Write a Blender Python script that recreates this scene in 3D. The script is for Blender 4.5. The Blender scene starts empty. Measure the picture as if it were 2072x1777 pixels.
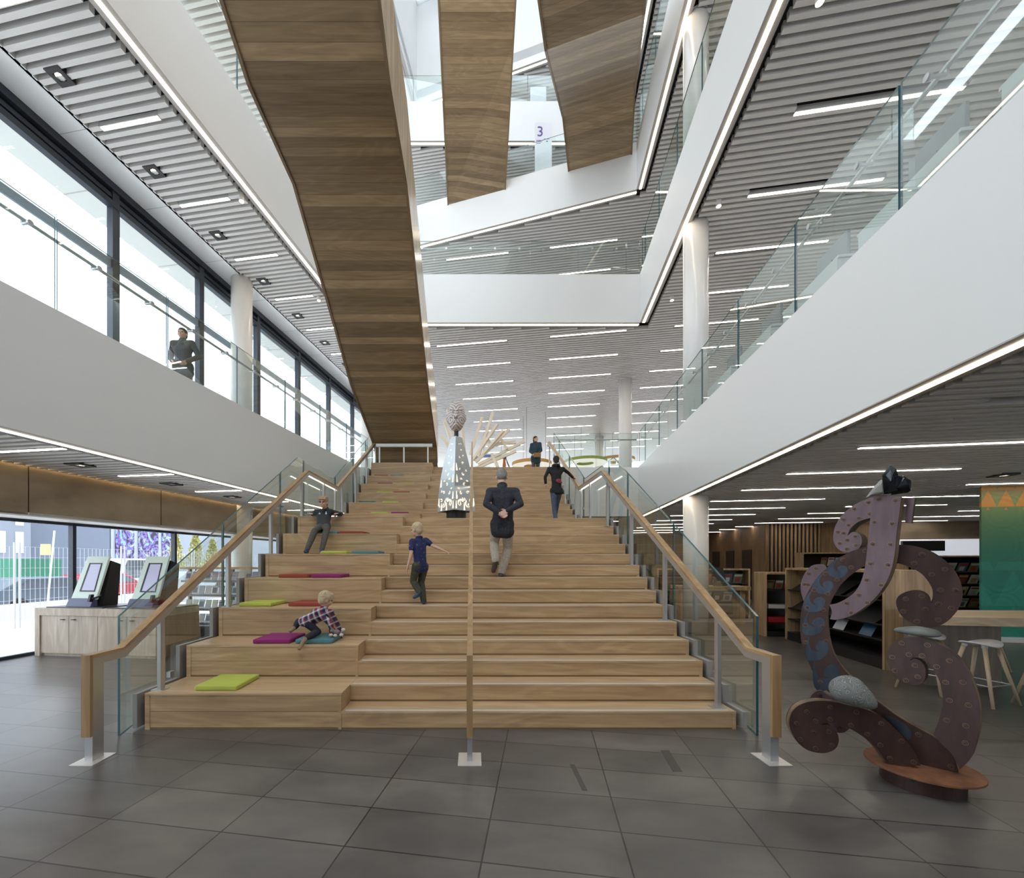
import bpy, bmesh, math, random
from mathutils import Vector, Matrix
R = random.Random(7)
sc = bpy.context.scene
C = sc.collection
# ---------------------------------------------------------------- camera, sky, exposure
EYE = 1.55; FPX = 855.0; CX = 957.0; CY = 1137.0
cam = bpy.data.cameras.new('camera'); camo = bpy.data.objects.new('camera', cam); C.objects.link(camo)
cam.sensor_width = 36; cam.lens = FPX/2072*36; cam.shift_x = (1036-CX)/2072; cam.shift_y = (CY-888.5)/2072
cam.clip_start = .05; cam.clip_end = 400
camo.location = (0, 0, EYE); camo.rotation_euler = (math.pi/2, 0, 0)
sc.camera = camo
w = bpy.data.worlds.new('sky'); sc.world = w; w.use_nodes = True
nt = w.node_tree; bg = nt.nodes['Background']
bg.inputs[0].default_value = (.86, .93, 1, 1); bg.inputs[1].default_value = 3.4
sun = bpy.data.lights.new('sun', 'SUN'); suno = bpy.data.objects.new('sun', sun); C.objects.link(suno)
sun.energy = 1.6; sun.angle = .3; sun.color = (1, .96, .9); suno.rotation_euler = (math.radians(-42), 0, math.radians(-9))
sc.view_settings.view_transform = 'Standard'; sc.view_settings.look = 'None'
sc.view_settings.gamma = 1; sc.view_settings.use_curve_mapping = False
sc.view_settings.exposure = .08
sc.cycles.transparent_max_bounces = 24
sc.cycles.max_bounces = 6; sc.cycles.diffuse_bounces = 4; sc.cycles.glossy_bounces = 3
sc.cycles.use_adaptive_sampling = True; sc.cycles.adaptive_threshold = .08; sc.cycles.adaptive_min_samples = 16
sc.cycles.use_denoising = True
sc.cycles.sample_clamp_indirect = 6
# ---------------------------------------------------------------- frames
TH = .1625; TC, TS = math.cos(TH), math.sin(TH)
def B(u, v, z=0): return Vector((u*TC+v*TS, -u*TS+v*TC, z))          # building grid, turned 9.3 deg from the stair
def at(px, py, Y): return Vector(((px-CX)*Y/FPX, Y, EYE+(CY-py)*Y/FPX))
# ---------------------------------------------------------------- materials
MT = {}
def mat(name, col=(.8,.8,.8), rough=.5, metal=0, **k):
    if name in MT: return MT[name]
    m = bpy.data.materials.new(name); m.use_nodes = True
    b = m.node_tree.nodes['Principled BSDF']
    b.inputs['Base Color'].default_value = (*col, 1); b.inputs['Roughness'].default_value = rough
    b.inputs['Metallic'].default_value = metal
    if 'spec' in k: b.inputs['Specular IOR Level'].default_value = k['spec']
    if 'emit' in k:
        b.inputs['Emission Color'].default_value = (*k.get('ecol', col), 1); b.inputs['Emission Strength'].default_value = k['emit']
    MT[name] = m; return m
def N(m, t, **kw):
    n = m.node_tree.nodes.new(t)
    for a, b in kw.items(): setattr(n, a, b)
    return n
def L(m, a, b): m.node_tree.links.new(a, b)
def bsdf(m): return m.node_tree.nodes['Principled BSDF']
def ramp(m, fac, stops):
    r = N(m, 'ShaderNodeValToRGB'); e = r.color_ramp.elements
    e[0].position, e[0].color = stops[0][0], (*stops[0][1], 1)
    e[1].position, e[1].color = stops[-1][0], (*stops[-1][1], 1)
    for p, c in stops[1:-1]:
        x = e.new(p); x.color = (*c, 1)
    L(m, fac, r.inputs[0]); return r.outputs[0]
def coord(m, scale=(1,1,1), rotz=0, loc=(0,0,0)):
    g = N(m, 'ShaderNodeNewGeometry'); p = N(m, 'ShaderNodeMapping')
    p.vector_type = 'POINT'
    p.inputs['Rotation'].default_value = (0, 0, rotz); p.inputs['Scale'].default_value = scale
    p.inputs['Location'].default_value = loc
    L(m, g.outputs['Position'], p.inputs['Vector']); return p.outputs[0]
def mix(m, a, b, f, mode='MIX'):
    x = N(m, 'ShaderNodeMix', data_type='RGBA', blend_type=mode)
    if isinstance(f, float): x.inputs[0].default_value = f
    else: L(m, f, x.inputs[0])
    for s, i in ((a, 6), (b, 7)):
        if isinstance(s, tuple): x.inputs[i].default_value = (*s, 1)
        else: L(m, s, x.inputs[i])
    return x.outputs[2]
def noise(m, vec, scale, detail=4, rough=.5, dist=0.):
    n = N(m, 'ShaderNodeTexNoise'); n.inputs['Scale'].default_value = scale; n.inputs['Detail'].default_value = detail
    n.inputs['Roughness'].default_value = rough; n.inputs['Distortion'].default_value = dist
    L(m, vec, n.inputs['Vector']); return n.outputs[0]
def math_(m, op, a, b=None):
    x = N(m, 'ShaderNodeMath', operation=op)
    for s, i in ((a, 0), (b, 1)):
        if s is None: continue
        if isinstance(s, (int, float)): x.inputs[i].default_value = s
        else: L(m, s, x.inputs[i])
    return x.outputs[0]
def wood(name, dark, mid, light, axis=0, rough=.45, plank=None, rotz=0, tone=.35, pdir=None):
    """timber with grain along axis (0 x, 1 y, 2 z); plank = width of boards counted along pdir"""
    if name in MT: return MT[name]
    m = mat(name, mid, rough)
    sc_ = [14., 14., 14.]; sc_[axis] = 1.1
    v = coord(m, tuple(sc_), rotz)
    n1 = noise(m, v, 1.0, 6, .6, .6)
    c = ramp(m, n1, [(.3, dark), (.5, mid), (.7, light)])
    v2 = coord(m, tuple(x*.35 for x in sc_), rotz)
    n2 = noise(m, v2, 1.0, 2, .5)
    c = mix(m, c, tuple(x*.75 for x in mid), ramp(m, n2, [(.35, (0,0,0)), (.75, (.55,.55,.55))]))
    v4 = coord(m, tuple(x*(.22 if x > 2 else .45) for x in sc_), rotz); n4 = noise(m, v4, 1.0, 1, .4, .3)
    rg = math_(m, 'SINE', math_(m, 'MULTIPLY', n4, 75.)); c = mix(m, c, ramp(m, rg, [(0, (.80,.77,.72)), (.8, (1.06,1.06,1.06))]), .36, 'MULTIPLY')
    if plank:
        v3 = coord(m, (1, 1, 1), rotz); s = N(m, 'ShaderNodeSeparateXYZ'); L(m, v3, s.inputs[0])
        d = math_(m, 'DIVIDE', s.outputs[pdir], plank); fl = math_(m, 'FLOOR', d); fr = math_(m, 'FRACT', d)
        wn = N(m, 'ShaderNodeTexWhiteNoise', noise_dimensions='1D'); L(m, fl, wn.inputs['W'])
        c = mix(m, c, ramp(m, wn.outputs[0], [(0, (.55,.53,.5)), (1, (1.25,1.25,1.22))]), tone, 'MULTIPLY')
        ln = math_(m, 'LESS_THAN', fr, .035)
        c = mix(m, c, tuple(x*.45 for x in dark), math_(m, 'MULTIPLY', ln, .8))
    L(m, c, bsdf(m).inputs['Base Color']); return m
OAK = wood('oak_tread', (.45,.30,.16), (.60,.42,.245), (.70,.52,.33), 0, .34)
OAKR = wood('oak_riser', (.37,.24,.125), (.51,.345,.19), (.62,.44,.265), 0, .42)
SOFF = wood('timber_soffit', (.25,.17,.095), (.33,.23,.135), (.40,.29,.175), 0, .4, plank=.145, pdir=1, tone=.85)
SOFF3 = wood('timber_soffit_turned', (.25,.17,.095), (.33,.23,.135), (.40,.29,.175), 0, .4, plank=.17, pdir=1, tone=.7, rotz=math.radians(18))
RAILW = wood('oak_rail', (.30,.18,.085), (.42,.27,.13), (.52,.35,.19), 1, .35)
POSTW = wood('oak_post', (.30,.19,.09), (.42,.27,.13), (.52,.35,.19), 2, .4)
PANEL = wood('timber_wall', (.22,.13,.065), (.33,.21,.115), (.42,.28,.16), 2, .5, plank=.22, pdir=0, rotz=TH, tone=.4)
SHELFW = wood('shelf_oak', (.36,.23,.115), (.52,.36,.20), (.64,.47,.29), 2, .45, plank=.12, pdir=0, tone=.35)
PALEW = wood('pale_oak', (.50,.41,.32), (.62,.53,.43), (.70,.61,.51), 2, .5)
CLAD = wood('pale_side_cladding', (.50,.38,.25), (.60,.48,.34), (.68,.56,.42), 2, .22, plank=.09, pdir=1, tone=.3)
TABLEW = wood('table_oak', (.42,.29,.15), (.55,.40,.23), (.64,.49,.30), 0, .4)
WHITE = mat('white_paint', (.80,.80,.79), .42)
WHITEG = mat('white_gloss', (.83,.84,.84), .18)
TRIMG = mat('grey_edge_trim', (.46,.44,.42), .5)
SLAT = mat('slat_grey', (.78,.76,.74), .4)
PLEN = mat('plenum_dark', (.06,.06,.065), .9)
COLM = mat('column_white', (.80,.79,.77), .22)
FRAME = mat('window_frame', (.035,.045,.06), .4, .3)
STEEL = mat('brushed_steel', (.56,.56,.57), .36, .75)
STEELD = mat('dark_steel', (.16,.17,.18), .4, .8)
ALU = mat('aluminium', (.74,.74,.72), .4, .3)
RUB = mat('dark_insert', (.10,.10,.10), .7)
LED = mat('warm_led', (1,.9,.75), .5, emit=9, ecol=(1,.83,.62))
LEDW = mat('white_led', (1,.97,.92), .5, emit=19, ecol=(1,.90,.78))
LEDS = mat('small_lamp', (1,.9,.75), .5, emit=30, ecol=(1,.82,.6))
BLACK = mat('black', (.012,.012,.014), .45)
BLACKG = mat('black_gloss', (.012,.012,.015), .12)
BRASS = mat('bronze_panel', (.20,.145,.085), .45, .25)
def brasstex(m):
    c = ramp(m, noise(m, coord(m, (.8,.8,1.6)), 1.3, 5, .55), [(.3,(.19,.145,.10)),(.7,(.33,.265,.185))]); L(m, c, bsdf(m).inputs['Base Color'])
brasstex(BRASS)
CONC = mat('grey_stone', (.33,.31,.29), .55)
# floor tiles
FLOOR = mat('stone_tiles', (.13,.13,.13), .36)
def floortex(m):
    # rotate world into the grid: mapping rotation +TH gives (u,v)
    v = coord(m, (1,1,1), TH, (-.4456, -2.158, 0))
    br = N(m, 'ShaderNodeTexBrick'); br.offset = 0; br.squash = 1
    br.inputs['Scale'].default_value = 1; br.inputs['Mortar Size'].default_value = .005; br.inputs['Mortar Smooth'].default_value = .2
    br.inputs['Brick Width'].default_value = .7548; br.inputs['Row Height'].default_value = .3681
    br.inputs['Bias'].default_value = 0
    br.inputs['Color1'].default_value = (.094,.087,.081,1); br.inputs['Color2'].default_value = (.132,.122,.112,1); br.inputs['Mortar'].default_value = (.022,.022,.022,1)
    L(m, v, br.inputs['Vector'])
    n = noise(m, coord(m, (1,2.0,1), .4), 1.6, 5, .55, .3)
    c = mix(m, br.outputs[0], ramp(m, n, [(.25,(.72,.72,.72)),(.5,(1,1,1)),(.75,(1.35,1.33,1.3))]), 1., 'MULTIPLY')
    L(m, c, bsdf(m).inputs['Base Color'])
    r = ramp(m, n, [(.2,(.27,.27,.27)),(.8,(.33,.33,.33))]); L(m, r, bsdf(m).inputs['Roughness'])
floortex(FLOOR)
def glass(name, tint, ior=1.45):
    m = bpy.data.materials.new(name); m.use_nodes = True; t = m.node_tree; t.nodes.clear()
    o = t.nodes.new('ShaderNodeOutputMaterial'); tr = t.nodes.new('ShaderNodeBsdfTransparent'); tr.inputs[0].default_value = (*tint, 1)
    gl = t.nodes.new('ShaderNodeBsdfGlossy'); gl.inputs['Roughness'].default_value = .01; gl.inputs[0].default_value = (.95,1,.98,1)
    fr = t.nodes.new('ShaderNodeFresnel'); fr.inputs[0].default_value = ior
    mx = t.nodes.new('ShaderNodeMixShader'); mu = t.nodes.new('ShaderNodeMath'); mu.operation = 'MULTIPLY'; mu.inputs[1].default_value = .26
    t.links.new(fr.outputs[0], mu.inputs[0]); t.links.new(mu.outputs[0], mx.inputs[0]); t.links.new(tr.outputs[0], mx.inputs[1]); t.links.new(gl.outputs[0], mx.inputs[2]); t.links.new(mx.outputs[0], o.inputs[0])
    MT[name] = m; return m
GLASS = glass('clear_glass', (.93,.965,.95), 1.38)
WGLASS = glass('window_glass', (.97,.985,1), 1.2); SKYG = glass('skylight_glass', (.74,.76,.77), 1.2)
GEDGE = mat('glass_edge', (.035,.11,.13), .15)
# ---------------------------------------------------------------- mesh builder
class MB:
    def __init__(s): s.v = []; s.f = []; s.m = []
    def add(s, vs, fs, mi=0):
        o = len(s.v); s.v += [Vector(p) for p in vs]
        for q in fs: s.f.append([i+o for i in q]); s.m.append(mi)
    def hexa(s, p, mi=0, mis=None):
        """8 points: bottom ring 0-3, top ring 4-7"""
        fs = [(0,3,2,1),(4,5,6,7),(0,1,5,4),(1,2,6,5),(2,3,7,6),(3,0,4,7)]
        o = len(s.v); s.v += [Vector(q) for q in p]
        for k, q in enumerate(fs): s.f.append([i+o for i in q]); s.m.append(mis[k] if mis else mi)
    def box(s, x0, x1, y0, y1, z0, z1, mi=0, T=None, mis=None):
        p = [(x0,y0,z0),(x1,y0,z0),(x1,y1,z0),(x0,y1,z0),(x0,y0,z1),(x1,y0,z1),(x1,y1,z1),(x0,y1,z1)]
        p = [Vector(q) for q in p]
        if T is not None: p = [T @ q for q in p]
        s.hexa(p, mi, mis)
    def ub(s, u0, u1, v0, v1, z0, z1, mi=0, mis=None):
        s.hexa([B(u0,v0,z0),B(u1,v0,z0),B(u1,v1,z0),B(u0,v1,z0),B(u0,v0,z1),B(u1,v0,z1),B(u1,v1,z1),B(u0,v1,z1)], mi, mis)
    def prism(s, poly, z0, z1, mi=0):
        n = len(poly); vs = [(p[0],p[1],z0) for p in poly]+[(p[0],p[1],z1) for p in poly]
        s.add(vs, [tuple(range(n))[::-1], tuple(range(n,2*n))]+[(i,(i+1)%n,n+(i+1)%n,n+i) for i in range(n)], mi)
    def ext(s, poly, d, mi=0, mside=None):
        """extrude a planar 3-D polygon by the vector d"""
        n = len(poly); poly = [Vector(p) for p in poly]; o = len(s.v)
        s.v += poly+[p+d for p in poly]
        s.f += [[o+i for i in range(n)], [o+n+i for i in range(n)][::-1]]; s.m += [mi, mi]
        for i in range(n): s.f.append([o+i, o+n+i, o+n+(i+1)%n, o+(i+1)%n]); s.m.append(mi if mside is None else mside)
    def beam(s, a, b, w, h, mi=0, up=(0,0,1), ends=None):
        """bar with plumb cut ends unless ends gives end normals"""
        a, b = Vector(a), Vector(b); d = (b-a).normalized(); u = Vector(up); x = d.cross(u)
        if x.length < 1e-4: x = Vector((1,0,0))
        x.normalize(); y = x.cross(d).normalized()
        p = []
        for c in (a, b): p += [c-x*w/2-y*h/2, c+x*w/2-y*h/2, c+x*w/2+y*h/2, c-x*w/2+y*h/2]
        s.hexa(p, mi)
    def tube(s, pts, r, n=10, mi=0, cap=True):
        pts = [Vector(p) for p in pts]; rs = r if isinstance(r, (list, tuple)) else [r]*len(pts)
        o = len(s.v); prev = None
        for i, p in enumerate(pts):
            d = (pts[min(i+1,len(pts)-1)]-pts[max(i-1,0)]).normalized()
            x = d.cross(Vector((0,0,1)) if abs(d.z) < .95 else Vector((1,0,0))).normalized()
            if prev is not None and x.dot(prev) < 0: x = -x
            prev = x; y = x.cross(d).normalized()
            for k in range(n):
                a = 2*math.pi*k/n; s.v.append(p+(x*math.cos(a)+y*math.sin(a))*rs[i])
        for i in range(len(pts)-1):
            for k in range(n):
                s.f.append([o+i*n+k, o+i*n+(k+1)%n, o+(i+1)*n+(k+1)%n, o+(i+1)*n+k]); s.m.append(mi)
        if cap:
            s.f.append([o+k for k in range(n)][::-1]); s.m.append(mi); e = o+(len(pts)-1)*n
            s.f.append([e+k for k in range(n)]); s.m.append(mi)
    def ball(s, c, r, n=12, mi=0, T=None):
        r = (r,r,r) if not isinstance(r,(tuple,list)) else r; c = Vector(c); o = len(s.v); h = n//2
        M = T if T is not None else Matrix.Identity(3)
        s.v.append(c+M@Vector((0,0,r[2])))
        for i in range(1,h):
            a = math.pi*i/h
            for k in range(n):
                b = 2*math.pi*k/n; s.v.append(c+M@Vector((r[0]*math.sin(a)*math.cos(b), r[1]*math.sin(a)*math.sin(b), r[2]*math.cos(a))))
        s.v.append(c+M@Vector((0,0,-r[2]))); e = len(s.v)-1
        for k in range(n):
            s.f.append([o, o+1+k, o+1+(k+1)%n]); s.m.append(mi)
            q = o+1+(h-2)*n; s.f.append([q+(k+1)%n, q+k, e]); s.m.append(mi)
        for i in range(h-2):
            for k in range(n):
                q = o+1+i*n; s.f.append([q+k, q+n+k, q+n+(k+1)%n, q+(k+1)%n]); s.m.append(mi)
    def cone(s, a, ra, b, rb, n=14):
        """tapered capsule"""
        a, b = Vector(a), Vector(b); d = b-a
        if d.length < 1e-5: return s.ball(a, ra, n)
        d.normalize(); P = []; RR = []
        for k in (0,1,2,3): t = math.pi/2*(1-k/3); P.append(a-d*ra*math.sin(t)); RR.append(max(ra*math.cos(t), ra*.02))
        for k in (0,1,2,3): t = math.pi/2*k/3; P.append(b+d*rb*math.sin(t)); RR.append(max(rb*math.cos(t), rb*.02))
        s.tube(P, RR, n)
def mesh(name, mb, mats, smooth=False):
    me = bpy.data.meshes.new(name); me.from_pydata([tuple(v) for v in mb.v], [], mb.f)
    for m in (mats if isinstance(mats, (list, tuple)) else [mats]): me.materials.append(m)
    me.polygons.foreach_set('material_index', mb.m)
    if smooth: me.polygons.foreach_set('use_smooth', [True]*len(me.polygons))
    me.validate(); me.update(); return me
def obj(name, mb, mats, parent=None, world=True, smooth=False, label=None, bevel=0, recalc=False):
    """links the mesh as ONE object. world: vertices are world coordinates, re-expressed under the parent / about the base"""
    if world:
        if parent is not None:
            Mi = wm(parent).inverted(); mb.v = [Mi@v for v in mb.v]; off = Vector((0,0,0))
        else:
            off = Vector((sum(v.x for v in mb.v)/len(mb.v), sum(v.y for v in mb.v)/len(mb.v), min(v.z for v in mb.v)))
            mb.v = [v-off for v in mb.v]
    else: off = Vector((0,0,0))
    me = mesh(name, mb, mats, smooth)
    if recalc or bevel:
        bm = bmesh.new(); bm.from_mesh(me); bmesh.ops.recalc_face_normals(bm, faces=bm.faces); bm.to_mesh(me); bm.free()
    o = bpy.data.objects.new(name, me); C.objects.link(o); o.location = off
    if parent is not None: o.parent = parent
    if label: o['label'] = label
    if bevel:
        b = o.modifiers.new('bevel', 'BEVEL'); b.width = bevel; b.segments = 2; b.limit_method = 'ANGLE'; b.angle_limit = .6
        try: b.harden_normals = False
        except Exception: pass
    return o
def wm(o):
    M = Matrix.LocRotScale(o.location, o.rotation_euler, o.scale)
    return wm(o.parent)@M if o.parent else M
def tag(o, label, cat, group=None, kind=None):
    o['label'] = label; o['category'] = cat
    if group: o['group'] = group
    if kind: o['kind'] = kind
    return o
def thing(name, label, cat, loc=(0,0,0), rotz=0, group=None, kind=None):
    o = bpy.data.objects.new(name, None); C.objects.link(o); o.location = loc; o.rotation_euler = (0,0,rotz); o.empty_display_size = .1
    return tag(o, label, cat, group, kind)
def struct(name, mb, mats, **k):
    o = obj(name, mb, mats, **k); o['kind'] = 'structure'; return o
def dup(root, loc, rotz=None, label=None, group=None):
    r = root.copy(); C.objects.link(r); r.location = loc
    if rotz is not None: r.rotation_euler = (0,0,rotz)
    if label: r['label'] = label
    if group: r['group'] = group
    for ch in list(root.children):
        c = ch.copy(); C.objects.link(c); c.parent = r
        for g in list(ch.children):
            d = g.copy(); C.objects.link(d); d.parent = c
    return r
ORD = ['first','second','third','fourth','fifth','sixth','seventh','eighth','ninth','tenth','eleventh','twelfth','thirteenth','fourteenth','fifteenth','sixteenth','seventeenth']
# ---------------------------------------------------------------- levels and grid lines
F1, F2, F3, F4 = 4.5, 10.45, 15.0, 19.6
C0, C1, C2, C3 = 3.0, 9.0, 13.55, 18.1           # undersides
UL, UR = -5.7, 3.0; UG = -8.4                     # slab edges, glass line
YA, YB, YD = 13.4, 13.15, 16.6                    # back edges of the void at levels 1, 2, 4
SL = (.3257, 15.32)                               # level 3 back edge: Y = 15.32 - .3257 X
VN, VF = -2.6, 34.0
def Yat(u, Y): X = (u+Y*TS)/TC; return Vector((X, Y, 0))
def Sat(u, k=SL[0], c=SL[1]):                     # point on the slanted line at grid line u
    # X = u TC + v TS ; Y = -u TS + v TC ; Y = c - k X
    v = (c - k*u*TC + u*TS)/(TC+k*TS); return B(u, v)
# ground
m = MB(); m.ub(UG-.04, 22, -8, 40, -.3, 0); struct('floor', m, FLOOR)
PAVE = mat('street_paving', (.74,.73,.71), .8)
m = MB(); m.ub(-70, UG-.05, -30, 70, -.34, -.03); 
# slabs -------------------------------------------------
CARP = mat('carpet_grey', (.50,.49,.48), .9)
EI=.06
def slab(name, polys, z0, z1):
    m = MB()
    for p in polys: m.prism(p, z0, z1)
    return struct(name, m, CARP)
bl = lambda u: tuple(B(u, VN)[:2]); 
def rect(u0, u1, v0, v1): return [tuple(B(*q)[:2]) for q in ((u0,v0),(u1,v0),(u1,v1),(u0,v1))]
def back(pl, pr, v1=VF): return [tuple(pl[:2]), tuple(pr[:2]), tuple(B(UR, v1)[:2]), tuple(B(UL, v1)[:2])]
slab('floor', [rect(UG,UL-EI,VN,VF), rect(UR+EI,17,VN,VF), back(Yat(UL-EI,YA+EI), Yat(UR+EI,YA+EI))], 3.62, F1)
slab('floor', [rect(UG,UL-EI,VN,VF), rect(UR+EI,17,VN,VF), back(Yat(UL-EI,YB+EI), Yat(UR+EI,YB+EI))], 9.62, F2)
slab('floor', [rect(UG,UL-EI,VN,VF), rect(UR+EI,17,VN,VF), back(Sat(UL,SL[0],SL[1]+EI), Sat(UR,SL[0],SL[1]+EI))], 14.15, F3)
slab('floor', [rect(UG,UL-EI,VN,VF), rect(UR+EI,17,VN,VF), back(Yat(UL,YD+EI), Yat(UR,YD+EI))], 18.7, F4)
# slatted ceilings ---------------------------------------
def slats(z, regions, vs, pitch=.1455, top=.62, lamps=()):
    """regions: list of (u0, u1, v0, v1, cut) ; cut(v) -> (umin, umax) trims each blade"""
    m = MB(); v = vs[0]
    while v < vs[1]:
        for (u0, u1, v0, v1, cut) in regions:
            if not v0 <= v <= v1: continue
            a, b = u0, u1
            if cut:
                lo, hi = cut(v); a = max(a, lo); b = min(b, hi)
            segs = [(a, b)]
            for (la, lb, lv) in lamps:
                if abs(v-lv) < pitch*.5:
                    ns = []
                    for (p, q) in segs:
                        if lb <= p or la >= q: ns.append((p, q))
                        else:
                            if la-.02 > p: ns.append((p, la-.02))
                            if lb+.02 < q: ns.append((lb+.02, q))
                    segs = ns
            for (p, q) in segs:
                if q-p > .05: m.ub(p, q, v-.037, v+.037, z, z+.12, 0)
        v += pitch
    for (u0, u1, v0, v1, cut) in regions:
        if cut is None: m.ub(u0, u1, max(v0,VN), v1, z+top-.06, z+top-.02, 1)
    return struct('ceiling', m, [SLAT, PLEN])
def cutY(Y0):        # keep Y >= Y0 : u <= (v TC - Y0)/TS
    return lambda v: (-99, (v*TC-Y0)/TS)
def cutS(k, c):      # keep Y + kX >= c
    kk = k*TC-TS
    return lambda v: ((c-v*(TC+k*TS))/kk, 99)
GB = .33  # gap from slab edge to the first blade
lamps1 = []; lamps0 = []; lamps2 = []
for k in range(11):
    v = 6.14+1.6*k-3.2
    lamps1.append((-7.47, -6.34, v))
for k in range(14):
    v = 7.8+1.603*k
    lamps1.append((4.14, 6.54, v)); lamps1.append((8.0, 10.4, v)); lamps1.append((11.9, 14.3, v))
    if k >= 4: lamps1 += [(-3.58, -1.18, v), (.27, 2.67, v)]
for k in range(10): lamps0.append((-7.05, -5.95-.0, 4.48+1.6*(k-1)))
lamps0 = [(a, -6.02, v) for a, b, v in lamps0]
for k in range(12):
    v = 4.5+1.6*k
    lamps0 += [(3.98, 6.4, v), (7.85, 10.1, v), (11.7, 14.0, v)]
    if v > 15: lamps0 += [(-3.6,-1.2,v), (.27,2.67,v)]
for k in range(8):
    v = 8.4+1.6*k
    lamps2 += [(4.14,6.5,v)]
    if k >= 5: lamps2 += [(-3.75,-1.3,v), (.3,2.75,v)]
slats(C0, [(-7.72, UL-GB, VN, 24, None), (UR+GB, 16.5, VN, 24, None), (UL-GB, UR+GB, VN, 24, cutY(YA+GB))], (VN, 24), lamps=lamps0)
slats(C1, [(-7.72, UL-GB, VN, 33, None), (UR+GB, 16.5, VN, 33, None), (UL-GB, UR+GB, VN, 33, cutY(YB+GB))], (VN, 33), lamps=lamps1)
slats(C2, [(-7.72, UL-GB, VN, 26, None), (UR+GB, 15, VN, 26, None), (UL-GB, UR+GB, VN, 26, cutS(SL[0], SL[1]+GB))], (VN, 26), lamps=lamps2)
slats(C3, [(UR+GB, 12, 4, 26, None), (UL-GB, UR+GB, 12, 26, cutY(YD+GB))], (4, 26))
m = MB()
for z, pl, pr in ((3.55, Yat(UL-.3,YA+.3), Yat(UR+.3,YA+.3)), (9.55, Yat(UL-.3,YB+.3), Yat(UR+.3,YB+.3)), (14.1, Sat(UL-.3,SL[0],SL[1]+.3), Sat(UR+.3,SL[0],SL[1]+.3)), (18.65, Yat(UL-.3,YD+.3), Yat(UR+.3,YD+.3))):
    m.prism([tuple(pl[:2]), tuple(pr[:2]), tuple(B(UR+.3,VF)[:2]), tuple(B(UL-.3,VF)[:2])], z, z+.03)
struct('ceiling', m, PLEN)
# fascias with their lit underside trims ------------------
tn = [0]
def fascia(a, b, out, z0, z1, mt=WHITE, label=None):
    """a-b: line of the slab edge, out: horizontal unit vector pointing away from the void"""
    a = Vector((a[0],a[1],0)); b = Vector((b[0],b[1],0)); out = Vector((out[0],out[1],0)).normalized()
    def q(p, d, z): return Vector((p.x+out.x*d, p.y+out.y*d, z))
    def bar(d0, d1, zz0, zz1, mi=0):
        mm.hexa([q(a,d0,zz0), q(b,d0,zz0), q(b,d1,zz0), q(a,d1,zz0), q(a,d0,zz1), q(b,d0,zz1), q(b,d1,zz1), q(a,d1,zz1)], mi)
    mm = MB(); bar(0, .12, z0, z1+.05, 0)
    bar(0, .075, z0-.012, z0, 1); bar(.145, .215, z0-.012, z0+.1, 1); bar(.215, .23, z0-.01, z0+.6, 1); bar(.12,.135, z0+.0, z0+.16, 1); bar(.075, .12, z0-.012, z0, 1)
    tn[0] += 1
    return struct('trim_%d' % tn[0], mm, [mt, TRIMG])
def strip(a, b, out, z0, label):
    a = Vector((a[0],a[1],0)); b = Vector((b[0],b[1],0)); out = Vector((out[0],out[1],0)).normalized()
    def q(p, d, z): return Vector((p.x+out.x*d, p.y+out.y*d, z))
    mm = MB(); mm.hexa([q(a,.078,z0-.02), q(b,.078,z0-.02), q(b,.143,z0-.02), q(a,.143,z0-.02), q(a,.078,z0-.013), q(b,.078,z0-.013), q(b,.143,z0-.013), q(a,.143,z0-.013)])
    o = obj('strip_light', mm, LED); tag(o, label, 'strip light'); return o
oR = B(1,0); oL = B(-1,0); oY = Vector((0,1,0)); oS = Vector((SL[0],1,0)).normalized()
edges = [
 (B(UR,VN), Yat(UR,YA), oR, C0, F1, 'right-hand first-floor balcony, the nearest edge on the right', 1),
 (B(UL,VN), Yat(UL,YA), oL, C0, F1, 'left-hand first-floor balcony, above the self-service counter', 1),
 (Yat(UR,YA), Yat(2.47/1,YA) if 0 else Vector((2.5,YA,0)), oY, C0, F1, '', 0),
 (Vector((-3.1,YA,0)), Yat(UL,YA), oY, C0, F1, '', 0),
 (B(UR,VN), Yat(UR,YB), oR, C1, F2, 'right-hand second-floor edge, rising to the top of the picture', 1),
 (B(UL,VN), Yat(UL,YB), oL, C1, F2, 'left-hand second-floor edge, over the upper windows', 1),
 (Yat(UL,YB), Yat(UR,YB), oY, C1, F2, 'level second-floor edge facing the stairs', 1),
 (B(UR,VN), Sat(UR), oR, C2, F3, 'right-hand third-floor edge', 1),
 (B(UL,VN), Sat(UL), oL, C2, F3, 'left-hand third-floor edge', 1),
 (Sat(UL), Sat(UR), oS, C2, F3, 'slanting third-floor edge where the two high flights end', 1),
 (B(UR,VN), Yat(UR,YD), oR, C3, F4, 'right-hand fourth-floor edge, the highest on the right', 1),
 (Yat(UL,YD), Yat(UR,YD), oY, C3, F4, 'level fourth-floor edge behind the numbered sign', 1),
]
for a, b, out, z0, z1, lab, lit in edges:
    fascia(a, b, out, z0, z1)
    if lit: strip(a, b, out, z0, 'warm strip light under the '+lab)
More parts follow.
